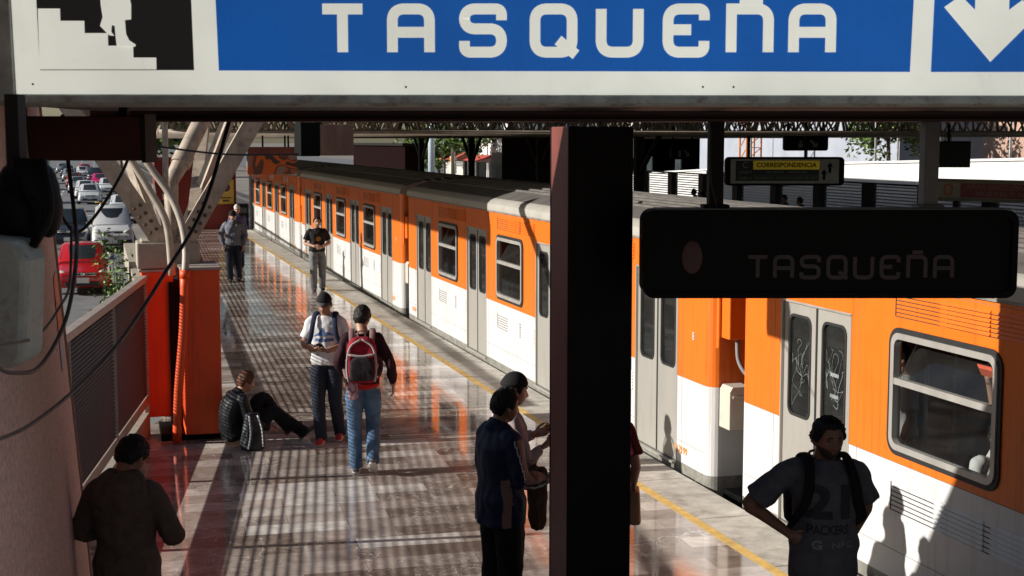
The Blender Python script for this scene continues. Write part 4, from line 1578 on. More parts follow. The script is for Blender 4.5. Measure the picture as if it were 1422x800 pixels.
# pink and white taxi
t = make_vehicle('sedan', P_white, 'pink and white taxi in the left lane behind the silver sedan', 'taxi', (-4.75, 143, SZ), G, trim=P_pink)
make_vehicle('sedan', P_silver, 'silver sedan in the left lane ahead of the green bus', 'car', (-5.6, 163, SZ), G)
make_vehicle('hatchback', P_rust, 'dull red car in the middle lane, behind the silver sedan', 'car', (-2.1, 150, SZ), G)
make_vehicle('sedan', P_white, 'white car seen between the cream struts, right lane', 'car', (3.4 - 1.9, 88, SZ), G)
make_vehicle('sedan', P_white, 'white car farther up the right lane, left of the cream strut', 'car', (1.0, 128, SZ), G)
make_vehicle('sedan', P_pink, 'bright pink taxi far up the right lane', 'taxi', (.35, 146, SZ), G, trim=None)
make_vehicle('suv', P_dark, 'dark SUV far up the right lane behind the pink taxi', 'car', (-.1, 165, SZ), G)
make_vehicle('sedan', P_silver, 'small silver car far up the middle lane, behind the dull red car', 'car', (-2.9, 172, SZ), G)
make_vehicle('sedan', P_dark, 'dark sedan far up the middle lane near the green bus', 'car', (-3.6, 196, SZ), G)
for x, y, kd, pt, lab in ((-5.9, 184, 'sedan', P_white, 'white car far up the left lane, just ahead of the green bus'), (-1.6, 186, 'hatchback', P_white, 'white hatchback far up the middle, beside the dark SUV'),
                          (-4.6, 214, 'sedan', P_silver, 'pale silver car far up the middle lane, level with the green bus'), (-1.5, 206, 'sedan', P_red, 'small red car far up the right lane'), (-3.0, 84.5, 'hatchback', P_silver, 'silver hatchback in the left lane, in front of the dull red one')):
    make_vehicle(kd, pt, lab, 'car', (x, y, SZ), G)
# green bus
root = thing('city_bus', 'green city bus far up the left lane', 'bus', (-8.6, 245, SZ), 0, G)
b = MB()
b.prism(rrect(2.5, 2.75, .25, 5, 0, 1.65), (0, 5.5, 0), (1, 0, 0), (0, 0, 1), 11)
b.build('body', mat('bus_green', (0.06, 0.36, 0.05), .4), root, bevel=.05)
b = MB()
b.prism(rrect(2.2, 1.2, .15, 4, 0, 2.0), (0, -5.47, 0), (1, 0, 0), (0, 0, 1), .06)
b.build('windscreen', M_carglass, root)
b = MB()
for s in (-1, 1):
    b.box((s * .9, -5.52, .75), (.35, .06, .2))
b.build('headlights', M_lamp, root)
b = MB()
for s in (-1, 1):
    for y in (-3.4, 3.2):
        b.tube([(s * 1.0, y, .48), (s * 1.22, y, .48)], .48, 16)
b.build('wheels', M_tyre, root)
# motorcycle with rider, between van and sedan
root = thing('motorcycle', 'small motorcycle weaving between the white van and the white sedan', 'motorcycle', (.22, 88, SZ), 0)
b = MB()
for y in (-.62, .62):
    rings = []
    for j in range(16):
        a = 2 * pi * j / 16
        c = Vector((0, y + .27 * cos(a), .31 + .27 * sin(a)))
        rings.append([c + Vector((.045 * cos(q), .045 * sin(q) * cos(a), .045 * sin(q) * sin(a))) for q in [2 * pi * i / 6 for i in range(6)]])
    b.loft(rings + [rings[0]], cap=False)
b.build('wheel', M_tyre, root)
b = MB()
b.tube([(0, -.6, .31), (0, -.42, .8), (0, -.3, 1.0)], [.04, .05, .05], 8)
b.tube([(0, -.35, .78), (0, .0, .72), (0, .5, .72)], [.13, .16, .10], 10, sub=3)
b.tube([(0, -.2, .42), (0, .3, .42)], .15, 10)
b.tube([(-.34, -.28, 1.02), (0, -.36, 1.0), (.34, -.28, 1.02)], .018, 8)
b.build('frame', mat('motorcycle_yellow', (.5, .28, .02), .4), root, smooth=True)
b = MB()
b.ell((0, -.52, .85), (.09, .06, .09), 10, 8)
b.build('headlight', M_lamp, root, smooth=True)

# ================================================================== foliage
def leaf_mat(name, c):
    m = mat(name, c, .55, var=.35, scale=1.2)
    p = m.node_tree.nodes['Principled BSDF']
    return m
M_leaf = [leaf_mat('leaf_mid', (0.085, 0.15, 0.03)), leaf_mat('leaf_light', (0.17, 0.25, 0.045)), leaf_mat('leaf_dark', (0.03, 0.065, 0.02))]
M_bark = mat('bark', (0.11, 0.085, 0.065), .9, var=.3, scale=12, bump=.6)

def leaves(mb, c, R, n, size, seed, squash=.85):
    rnd = random.Random(seed)
    # clumps spread through the crown, then leaves spread through each clump
    cl = []
    for _ in range(max(6, n // 90)):
        while True:
            p = Vector((rnd.uniform(-1, 1), rnd.uniform(-1, 1), rnd.uniform(-1, 1)))
            if p.length < 1:
                break
        cl.append((Vector((p.x * R, p.y * R, p.z * R * squash)), rnd.uniform(.2, .42) * R))
    for i in range(n):
        k, r = rnd.choice(cl)
        d = Vector((rnd.gauss(0, 1), rnd.gauss(0, 1), rnd.gauss(0, 1)))
        d.normalize()
        p = Vector(c) + k + d * r * rnd.uniform(.35, 1.0)
        a = Vector((rnd.gauss(0, 1), rnd.gauss(0, 1), rnd.gauss(0, .6))).normalized()
        q = a.cross(Vector((rnd.gauss(0, 1), rnd.gauss(0, 1), rnd.gauss(0, 1)))).normalized()
        s = size * rnd.uniform(.6, 1.4)
        mb.add([p - a * s, p + q * s * .45, p + a * s, p - q * s * .45], [(0, 1, 2, 3)], rnd.choice((0, 0, 1, 2)))

def tree(label, x, y, z, h, R, n, size, seed, name='broadleaf_tree', group=None, lean=0.0):
    root = thing(name, label, 'tree', (x, y, z), 0, group)
    rnd = random.Random(seed)
    b = MB()
    b.tube([(0, 0, 0), (lean * .3, 0, h * .3), (lean, 0.1, h * .62), (lean, 0, h * .85)], [.05 * h * .5, .04 * h * .5, .025 * h * .5, .01 * h], 9, sub=3)
    for k in range(6):
        a = rnd.uniform(0, 6.28)
        z0 = h * rnd.uniform(.38, .65)
        b.tube([(lean * .7, 0, z0), (lean + cos(a) * R * .4, sin(a) * R * .4, z0 + R * .35), (lean + cos(a) * R * .75, sin(a) * R * .75, z0 + R * .7)], [.011 * h, .008 * h, .003 * h], 6, sub=3)
    b.build('trunk', M_bark, root, smooth=True)
    b = MB()
    leaves(b, (lean, 0, h - R * .7), R, n, size, seed)
    b.build('crown', M_leaf, root)
    return root

# weedy plants along the street fence
for i, (x, y, z, h, lab) in enumerate(((.46, 19.2, -1.2, 2.85, 'leafy weed bush just behind the top of the louvred fence'), (.30, 17.6, -1.2, 2.72, 'straggling plant poking over the louvred fence near the red car'), (.30, 21.5, -1.2, 3.4, 'tall leafy weed left of the cream pier head'))):
    root = thing('weed_bush', lab, 'plant', (x, y, z))
    rnd = random.Random(i + 40)
    b = MB()
    st = []
    for k in range(11):
        e = Vector((rnd.uniform(-.28, .05), rnd.uniform(-.9, .9), h * rnd.uniform(.84, 1.03)))
        st.append(e)
        b.tube([(e.x * .3, e.y * .5, 0), (e.x * .8, e.y * .8, h * .6), e], [.010, .006, .003], 5, sub=3)
    b.build('stem', M_leaf[2], root)
    b = MB()
    for e in st:
        for q in range(46):
            t = rnd.uniform(.62, 1.0)
            p = Vector((e.x * t, e.y * (.5 + .5 * t), e.z * t)) + Vector((rnd.gauss(0, .08), rnd.gauss(0, .08), rnd.gauss(0, .05)))
            a = Vector((rnd.gauss(0, 1), rnd.gauss(0, 1), rnd.gauss(0, .6))).normalized()
            c = a.cross(Vector((rnd.gauss(0, 1), rnd.gauss(0, 1), 1))).normalized()
            s = rnd.uniform(.025, .05)
            b.add([p - a * s, p + c * s * .5, p + a * s, p - c * s * .5], [(0, 1, 2, 3)], rnd.choice((0, 0, 1)))
    b.build('foliage', M_leaf, root)

# ================================================================== beyond the opposite platform
struct(sheet('opposite_platform', [(12.3, -10), (25.2, -10), (25.2, 120), (12.3, 120)], 0.0, M_conc, 1.15))
tree('bright green bushy tree above the white ramp wall at right', 38.5, 64, 1.0, 5.2, 2.3, 4200, .15, 3)
root = thing('ramp_wall', 'sunlit white concrete ramp wall rising to the right behind the opposite platform', 'wall', (33, 60, -1.2))
b = MB()
b.prism([(20, -1.3), (100, -1.3), (100, .9), (82, 1.45), (60, 2.35), (44, 2.75), (20, 3.1)], (33, 0, 0), (0, 1, 0), (0, 0, 1), .4)
b.build('wall_face', M_white_wall, root, world=True)
b = MB()
b.prism([(20, 3.1), (44, 2.75), (60, 2.35), (82, 1.45), (82, 1.53), (60, 2.44), (44, 2.85), (20, 3.2)], (32.9, 0, 0), (0, 1, 0), (0, 0, 1), .6)
b.build('coping', M_white_wall, root, world=True)
def building(name, label, x0, x1, y0, y1, z1, m, wins=None, wz=(), wm=None, z0=-1.2, ww=1.2, wh=1.3, extra=None):
    root = thing(name, label, 'building', ((x0 + x1) / 2, (y0 + y1) / 2, z0))
    b = MB()
    b.box(((x0 + x1) / 2, (y0 + y1) / 2, (z0 + z1) / 2), (x1 - x0, y1 - y0, z1 - z0))
    b.build('walls', m, root, world=True)
    b = MB()
    b.box(((x0 + x1) / 2, (y0 + y1) / 2, z1 + .12), (x1 - x0 + .3, y1 - y0 + .3, .24))
    b.build('parapet', m, root, world=True)
    side = x0 - .03 if x0 > 0 else x1 + .03
    for y in (wins or ()):
        for z in wz:
            b = MB()
            b.box((side, y, z), (.1, ww, wh))
            w = b.build('window', M_trim, root, world=True)
            b = MB()
            b.box((side + (-.06 if x0 > 0 else .06), y, z), (.03, ww - .15, wh - .15))
            b.build('pane', M_carglass, root, world=True).parent = w
    return root
M_greyblue = mat('greyblue_render', (0.30, 0.32, 0.37), .85, var=.08, scale=.6)
M_brownwall = mat('brown_render', (0.36, 0.235, 0.18), .9, var=.12, scale=.5)
M_cream_wall = mat('cream_render', (0.62, 0.58, 0.50), .9, var=.08, scale=.5)
building('warehouse', 'broad grey blue warehouse wall behind the white ramp wall', 44, 60, 72, 112, 14, M_greyblue, [100, 106], (6, 9))
building('warehouse', 'brown rendered building behind the monitor at right', 44, 60, 55.5, 64, 12, M_brownwall, [58, 61], (8,))
building('warehouse', 'blue grey building at the far right edge behind the monitor', 42.5, 60, 36, 55, 12, M_greyblue, [42, 48], (8,))
building('apartment_block', 'pale building left of the grey blue warehouse, above the train roof', 40, 54, 116, 140, 16, M_cream_wall, [120, 125, 130, 135], (2.0, 5.5, 9))
# round no parking sign
root = thing('street_sign', 'round red and white sign left of the small hanging sign', 'sign', (26.5, 76, -1.2))
b = MB()
b.tube([(26.5, 76, -1.2), (26.5, 76, 3.0)], .05, 8)
b.build('post', M_steel, root, world=True)
b = MB()
b.prism([(.6 * cos(2 * pi * k / 24), .6 * sin(2 * pi * k / 24)) for k in range(24)], (26.5, 75.9, 2.25), SU, SV, .03)
b.build('disc', M_white_wall, root, world=True)
b = MB()
o24 = [(.6 * cos(2 * pi * k / 24), .6 * sin(2 * pi * k / 24)) for k in range(24)]
b.ringprism([(x * .98, y * .98) for x, y in o24], [(x * .74, y * .74) for x, y in o24], (26.5, 75.86, 2.25), SU, SV, .02)
b.ringprism([(x * .45, y * .45) for x, y in o24], [(x * .22, y * .22) for x, y in o24], (26.5, 75.86, 2.25), SU, SV, .02)
b.build('red_ring', mat('sign_red', (.5, .02, .02), .5), root, world=True)
# scaffold tower, orange
root = thing('scaffold_tower', 'slim orange lattice tower in front of the grey blue warehouse', 'tower', (40, 83, -1.2))
b = MB()
for (x, y) in ((39.5, 82.5), (40.5, 82.5), (39.5, 83.5), (40.5, 83.5)):
    b.bar((x, y, -1.2), (x, y, 12), .09, .09)
z = -1
while z < 11.5:
    b.bar((39.5, 82.5, z), (40.5, 82.5, z + .8), .05, .05)
    b.bar((39.5, 83.5, z), (39.5, 82.5, z + .8), .05, .05)
    b.bar((40.5, 82.5, z + .8), (39.5, 82.5, z + .8), .05, .05)
    z += .8
b.build('lattice', mat('scaffold_orange', (.6, .2, .04), .6), root, world=True)
# slim poles
for i, (x, y, lab) in enumerate(((34.5, 89, 'slim pale pole left of the scaffold tower'), (34.5, 71.5, 'slim pale pole right of the scaffold tower'), (34.5, 58.5, 'slim pale pole in front of the bushy tree, left one of the close pair'), (34.5, 56.6, 'slim pale pole in front of the bushy tree, right one of the close pair'), (34.5, 53.3, 'slim pale pole just left of the grey sign hanger'), (34.5, 48.4, 'slim pale pole right of the hanging monitor'))):
    root = thing('lamp_pole', lab, 'pole', (x, y, 0), 0, 'slim poles along the ramp wall')
    b = MB()
    b.tube([(0, 0, -1.2), (0, 0, 8.5)], [.06, .04], 8)
    b.tube([(0, 0, 8.4), (-.5, 0, 8.9), (-1.6, 0, 9.0)], [.035, .03, .03], 6, sub=3)
    b.box((-1.8, 0, 9.0), (.5, .2, .1))
    b.build('shaft', M_steel, root, smooth=False)
# louvred fence of the opposite platform
root = thing('louvred_fence', 'grey louvred fence along the opposite platform, with dark posts', 'fence', (25, 40, 0))
b = MB()
z = .25
while z < 2.0:
    b.box((25.0, 55, z), (.03, 90, .045), R=Matrix.Rotation(.0, 3, 'Y'))
    z += .105
b.build('louvre_panel', mat('pale_louvre', (.42, .42, .40), .5, .2), root, world=True)
y = 12
while y < 99:
    b = MB()
    b.box((24.92, y, 1.0), (.3, .45, 2.0))
    b.build('post', M_dark, root, world=True)
    y += 3.4
b = MB()
b.box((24.93, 55, 2.02), (.1, 90, .06))
b.build('top_rail', M_dark, root, world=True)
# dark columns that carry the trusses on the opposite side
for i, y in enumerate((24, 32, 40, 48, 56)):
    for x in (12.6,):
        if y == 24:
            continue
        root = thing('truss_column', 'dark steel column on the opposite platform under the %s roof truss, %s side' % (('nearest', 'second nearest', 'middle', 'second farthest', 'farthest')[i], 'track' if x < 15 else 'fence'), 'column', (x, y + .25, 0), 0, 'columns on the opposite platform')
        b = MB()
        b.box((0, 0, 1.82), (.2, .2, 3.64))
        b.build('shaft', M_dark, root)
        b = MB()
        for s in (-1, 1):
            b.bar((0, 0, 2.6), (0, s * 1.4, 3.66), .09, .09) if x < 15 else b.bar((0, 0, 2.6), (s * 1.0, 0, 3.66), .09, .09)
        b.build('brace', M_dark, root)
        b = MB()
        b.box((0, 0, .01), (.4, .4, .025))
        b.build('base_plate', M_dark, root)
# maroon cabins on the opposite platform
for (x0, x1, y0, y1, z1, lab) in ((14.0, 14.7, 66, 80, 3.2, 'dark maroon cabin on the opposite platform, far left above the train roof'), (14.0, 14.7, 42, 49.3, 3.6, 'dark maroon cabin on the opposite platform, behind the pillar')):
    root = thing('platform_cabin', lab, 'cabin', ((x0 + x1) / 2, (y0 + y1) / 2, 0))
    b = MB()
    b.box(((x0 + x1) / 2, (y0 + y1) / 2, z1 / 2), (x1 - x0, y1 - y0, z1))
    b.build('walls', mat('cabin_maroon', (.010, .004, .004), .8, var=.2, spec=.03), root, world=True)
    b = MB()
    b.box(((x0 + x1) / 2, (y0 + y1) / 2, z1 + .06), (x1 - x0 + .3, y1 - y0 + .3, .12))
    b.build('roof', M_dark, root, world=True)
    b = MB()
    b.box((x0 - .02, y0 + 1.5, 1.05), (.04, .9, 2.1))
    b.build('door', M_dark, root, world=True)
root = thing('utility_cabinet', 'pale grey cabinet with a rounded top beside the maroon cabin, above the train roof', 'cabinet', (14, 50.8, 0))
b = MB()
b.prism(rrect(2.9, 3.0, .35, 4, 0, 1.5), (14.4, 50.8, 0), (0, 1, 0), (0, 0, 1), .5)
b.build('housing', mat('cabinet_grey', (.42, .42, .43), .5, var=.1), root, world=True)
b = MB()
b.prism(rrect(.9, 2.4, .1, 3, .7, 1.45), (13.9, 50.8, 0), (0, 1, 0), (0, 0, 1), -.04)
b.build('door', mat('cabinet_grey_door', (.36, .36, .38), .5), root, world=True)
# shops and trees seen over the train roof
root = thing('corner_shop', 'white shop with a yellow band, a red awning and small windows, beyond the tracks', 'building', (34, 122, -1.2))
b = MB()
b.box((36, 119, 2.4), (6, 12, 7.2))
b.build('walls', M_white_wall, root, world=True)
b = MB()
b.box((32.95, 115.2, 1.75), (.12, 6.2, .42))
b.build('yellow_band', mat('shop_yellow', (.75, .48, .02), .6), root, world=True)
b = MB()
b.box((32.93, 114.2, 3.0), (.14, 3.2, 1.9))
for k in range(8):
    b.box((32.84, 112.8 + k * .4, 3.0), (.06, .08, 1.9))
b.build('red_shutter', mat('shop_red', (.36, .05, .04), .6, var=.2), root, world=True)
for y in (113.6, 116.2):
    b = MB()
    b.box((32.97, y, .75), (.1, .75, .6))
    w = b.build('window', M_trim, root, world=True)
b = MB()
b.prism([(0, 0), (-1.6, -.5), (-1.6, -.65), (0, -.2)], (33, 119.2, 2.2), (1, 0, 0), (0, 0, 1), -4.5)
b.build('awning', mat('awning_red', (.50, .06, .04), .7, var=.15), root, world=True)
root = thing('hip_roof_house', 'small house with a red tiled roof beyond the tracks, left of the blue grey pole', 'building', (38, 140, -1.2))
b = MB()
b.box((38, 138, .2), (6, 8, 2.8))
b.build('walls', M_cream_wall, root, world=True)
b = MB()
b.prism([(-5, 0), (5, 0), (0, 2.3)], (38, 134.4 - .4, 1.6), (1, 0, 0), (0, 0, 1), -9)
b.build('roof', mat('tile_red', (.40, .10, .06), .8, var=.25, scale=4), root, world=True)
b = MB()
b.box((34.96, 136, .1), (.08, 1.2, 1.3))
b.build('window', M_carglass, root, world=True)
root = thing('shop_sign', 'orange and cream shop sign hanging beside the blue grey pole', 'sign', (30.5, 123.2, 0))
b = MB()
b.box((30.5, 123.2, 1.3), (.2, 1.7, 1.5))
b.build('board', mat('sign_cream', (.75, .62, .38), .6), root, world=True)
b = MB()
b.box((30.38, 123.2, 1.75), (.05, 1.3, .4))
b.build('orange_band', mat('sign_orange', (.7, .28, .05), .6), root, world=True)
b = MB()
b.tube([(30.6, 123.2, -1.2), (30.6, 123.2, .6)], .09, 8)
b.build('post', M_steel, root, world=True)
for (x, y, r, m, lab) in ((30, 129.6, .34, mat('pole_bluegrey', (.45, .52, .58), .4), 'thick blue grey pole beyond the tracks, over the train roof'), (30, 121.2, .22, M_steel, 'pale grey pole between the shop sign and the dark tree trunk')):
    root = thing('street_pole', lab, 'pole', (x, y, -1.2))
    b = MB()
    b.tube([(0, 0, 0), (0, 0, 10)], [r, r * .8], 12)
    b.build('shaft', m, root, smooth=True)
    b = MB()
    b.box((0, 0, .1), (r * 3, r * 3, .2))
    b.build('base', m, root)
tree('tree with a dark trunk beside the white shop, over the train roof', 30.5, 117.6, -1.2, 7.2, 2.6, 2600, .2, 11, lean=.2)
tree('dark cypress like tree left of the blue grey pole, over the train roof', 33, 137, -1.2, 5.4, 1.7, 2600, .2, 12, name='broadleaf_tree')
tree('wide green tree beyond the tracks, left of the cypress, over the train roof', 36, 152, -1.2, 7.5, 3.8, 4200, .26, 13)
tree('green tree behind the shop awning, over the train roof', 37, 127, -1.2, 8.0, 3.0, 2600, .24, 14)
building('apartment_block', 'grey concrete apartment block beyond the trees over the train roof', 46, 58, 150, 190, 14, mat('grey_concrete', (.4, .39, .37), .9, var=.1), [154, 160, 166, 172, 178], (1.5, 4.5, 7.5))
building('apartment_block', 'cream apartment block behind the white shop', 44, 58, 100, 146, 11, M_cream_wall, [104, 110, 116, 124, 130, 137, 143], (1.5, 4.5, 7.5))

# left side of the street
for i, (y0, y1, h, m) in enumerate(((60, 100, 7, M_cream_wall), (101, 150, 11, M_brownwall), (152, 230, 9, M_greyblue), (232, 330, 12, M_cream_wall))):
    building('street_building', ('low cream', 'tall brown', 'grey blue', 'far tall cream')[i] + ' building on the far left side of the street', -60, -44, y0, y1, h, m, [y0 + 4 + 6 * k for k in range(int((y1 - y0) / 6) - 1)], (1.8, 5.2))
for i, (x, y, h, R) in enumerate(((-24.5, 150, 6, 2.6), (-25.8, 185, 6, 2.6), (4.5, 190, 9, 3.6), (3.8, 230, 10, 4.5), (4.6, 120, 8, 3.0))):
    tree('street tree %s' % ('far left of the street, nearer one', 'far left of the street, farther one', 'on the right of the street past the red kiosk', 'far up the right of the street', 'right of the street behind the cream struts')[i], x, y, -1.2, h, R, 2400, .3, 21 + i)

# red kiosk at the far end of the platform
root = thing('platform_kiosk', 'deep red kiosk wall at the far end of the platform', 'kiosk', (4.1, 57.5, 0))
b = MB()
b.box((3.72, 57.6, 1.35), (3.1, 1.6, 2.7))
b.build('walls', M_redwall, root, world=True)
b = MB()
b.box((3.72, 57.6, 2.75), (3.3, 1.8, .1))
b.build('roof', M_maroon, root, world=True)
b = MB()
b.box((4.2, 56.78, 1.6), (.06, .04, .5))
b.build('handle', M_alu, root, world=True)
root = thing('poster', 'yellow poster with a dark portrait on the red kiosk', 'poster', (4.98, 56.78, 1.3))
b = MB()
b.box((4.86, 56.77, 1.45), (.62, .03, .95))
b.build('sheet', mat('poster_yellow', (.62, .48, .08), .5, var=.15), root, world=True)
b = MB()
b.ell((4.88, 56.75, 1.62), (.16, .01, .17), 10, 6)
b.box((4.86, 56.75, 1.22), (.4, .012, .05))
b.box((4.86, 56.75, 1.10), (.24, .012, .08))
b.build('print', mat('poster_ink', (.12, .05, .07), .6), root, world=True)
root = thing('cash_box', 'low dark cabinet at the platform end beside the red kiosk', 'cabinet', (5.45, 56.4, 0))
b = MB()
b.box((5.42, 56.3, .5), (.5, .5, 1.0))
b.build('housing', M_black, root, world=True, bevel=.02)
b = MB()
b.box((5.42, 56.04, .75), (.36, .02, .2))
b.build('door', M_trim, root, world=True)
# ================================================================== people
M_skin = mat('skin_tan', (0.40, 0.215, 0.14), .5, var=.12, scale=9)
M_skin_b = mat('skin_brown', (0.27, 0.135, 0.085), .5, var=.12, scale=9)
M_hair = mat('hair_black', (0.011, 0.009, 0.008), .6, var=.5, scale=30, bump=1.0, bscale=55, stretch=(1, 1, .3), spec=.3)
M_hair_r = mat('hair_reddish_brown', (0.12, 0.045, 0.022), .6, var=.5, scale=30, bump=1.0, bscale=55, stretch=(1, 1, .3), spec=.3)
M_eye = mat('eye_dark', (0.02, 0.015, 0.012), .15)

def remesh(mb, voxel, smooth=4, wr=0.0, wf=9.0, seed=0.0, stretch=(1, 1, .45)):
    """union of overlapping closed lofts -> one continuous surface, with folds"""
    me = bpy.data.meshes.new('tmp')
    me.from_pydata([tuple(v) for v in mb.v], [], mb.f)
    bm = bmesh.new()
    bm.from_mesh(me)
    bmesh.ops.recalc_face_normals(bm, faces=bm.faces)
    bm.to_mesh(me)
    bm.free()
    o = bpy.data.objects.new('tmp', me)
    C.objects.link(o)
    r = o.modifiers.new('r', 'REMESH')
    r.mode = 'VOXEL'
    r.voxel_size = voxel
    s = o.modifiers.new('s', 'SMOOTH')
    s.factor = .5
    s.iterations = smooth
    dg = bpy.context.evaluated_depsgraph_get()
    out = bpy.data.meshes.new_from_object(o.evaluated_get(dg))
    bpy.data.objects.remove(o)
    bpy.data.meshes.remove(me)
    if wr:
        nv = [Vector(n.vector) for n in out.vertex_normals]
        sv = Vector((seed, seed * 1.7, seed * .6))
        for v, n in zip(out.vertices, nv):
            p = Vector((v.co.x * stretch[0], v.co.y * stretch[1], v.co.z * stretch[2]))
            w = noise.noise(p * wf + sv)
            w = (1 - abs(w) * 2.6) * .55 + noise.noise(p * wf * 2.3 + sv) * .45 + (1 - abs(noise.noise(p * wf * 1.5 + sv * 2)) * 3) * .25 - .3
            v.co = v.co + n * (w * wr)
    out.polygons.foreach_set('use_smooth', [True] * len(out.polygons))
    return out

def link_mesh(name, me, mats, parent):
    me.name = name
    me.materials.clear()
    for q in (mats if isinstance(mats, (list, tuple)) else [mats]):
        me.materials.append(q)
    o = bpy.data.objects.new(name, me)
    C.objects.link(o)
    o.parent = parent
    return o

HA, HB, HC = .076, .097, .118
def head_pt(d, grow=0.0):
    """surface of the head in direction d (x right, y forward, z up), origin between the ears"""
    x, y, z = d.x * (HA + grow), d.y * (HB + grow), d.z * (HC + grow)
    t = max(0, -z / HC)
    x *= 1 - .26 * t ** 1.3
    if y < 0:
        y *= 1 - .42 * t
    else:
        y += .010 * t * d.y
    g = lambda u, s: exp(-(u * u) / (2 * s * s))
    if y > .02:
        if y > .075:
            y = .075 + (y - .075) * .72
        y += .008 * g(z - .030, .010) * g(abs(x) - .028, .020)
        y -= .013 * g(z - .004, .013) * g(abs(x) - .032, .013)
        nz = max(0.0, min(1.0, (.022 - z) / .055)) if z > -.040 else max(0, 1 - (-.040 - z) / .010)
        y += .027 * nz * g(x, .0085 + .006 * nz)
        y += .007 * g(z + .064, .0075) * g(x, .020)
        y -= .004 * g(z + .0735, .004) * g(x, .018)
        y += .008 * g(z + .098, .014) * g(x, .022)
        x *= 1 + .04 * g(z + .018, .02)
    return Vector((x, y, z))

def head_rings(grow, nu=56, nv=44, fn=None):
    rings = []
    for i in range(nv + 1):
        a = -pi / 2 + pi * i / nv
        r = []
        for j in range(nu):
            # columns crowd towards the face
            ph = 2 * pi * j / nu
            ph = ph - .45 * sin(ph)
            ca = max(cos(a), .015)
            d = Vector((ca * sin(ph), ca * cos(ph), sin(a)))
            gq = fn(d) if fn else grow
            r.append(head_pt(d, gq))
        rings.append(r)
    return rings

def hand(mb, wrist, d, palm, curl=.5, side=1, spread=.12, thumb=.6, k=1.0):
    """palm, four bent fingers of unequal length and a thumb from the side of the palm"""
    d = Vector(d).normalized()
    n = Vector(palm)
    n = (n - d * n.dot(d)).normalized()
    s = d.cross(n) * side                     # thumb side
    w = Vector(wrist)
    pal = []
    for t, hw, hd in ((-.03, .026, .021), (.0, .029, .019), (.03, .036, .016), (.065, .042, .015), (.092, .041, .013), (.100, .034, .009)):
        c = w + d * t * k
        pal.append([c + s * (hw * k * cos(2 * pi * j / 12)) + n * (hd * k * sin(2 * pi * j / 12)) for j in range(12)])
    mb.loft(pal)
    for q, (off, L, r) in enumerate(((.029, .072, .0088), (.010, .080, .0092), (-.010, .074, .0088), (-.029, .058, .0078))):
        p = w + (d * .085 + s * off) * k
        fd = (d + s * (off * spread * 12 * .6)).normalized()
        pts, rr = [p], [r * k]
        a = curl * .5
        for seg, fr in enumerate((.45, .32, .23)):
            v = fd * cos(a) + n * sin(a)
            p = p + v * (L * fr * k)
            pts.append(p)
            rr.append(r * k * (1 - .10 * (seg + 1)))
            a += curl * (1.0 - .15 * seg) + .06 * q * curl
        mb.tube(pts, rr, 7, round_ends=True)
    p = w + (d * .025 + s * .026) * k
    v1 = (d * .7 + s * .75 + n * .25 * thumb).normalized()
    v2 = (d * .9 + s * .15 + n * .55 * thumb).normalized()
    mb.tube([p, p + v1 * .035 * k, p + v1 * .035 * k + v2 * .03 * k, p + v1 * .035 * k + v2 * .055 * k], [.012 * k, .0108 * k, .0098 * k, .008 * k], 8, round_ends=True)

STAND = dict(pel=(0, 0, .93), mid=(0, .0, 1.10), chest=(0, .005, 1.30), neck=(0, -.015, 1.475), head=(0, .03, 1.605), hp=0.0, hy=0.0, hr=0.0,
             shR=(.162, -.01, 1.392), shL=(-.162, -.01, 1.392), elR=(.212, -.03, 1.13), elL=(-.212, -.03, 1.13), wrR=(.215, .05, .88), wrL=(-.215, .05, .88),
             hdR=(0, .1, -1), hdL=(0, .1, -1), pnR=(-1, .2, 0), pnL=(1, .2, 0), curl=.45,
             hipR=(.09, 0, .90), hipL=(-.09, 0, .90), knR=(.10, .02, .49), knL=(-.10, .02, .49), anR=(.105, -.02, .085), anL=(-.105, -.02, .085), toR=(.03, 1, 0), toL=(-.03, 1, 0))
# torso rows: where along the spine (0 crotch .. 1 neck base), half width, half depth
TORSO = [(-.10, .080, .072), (-.04, .138, .100), (.06, .156, .110), (.16, .150, .104), (.28, .138, .096), (.45, .146, .104), (.62, .158, .113), (.76, .162, .110), (.88, .140, .088), (.96, .080, .066), (1.0, .060, .060)]

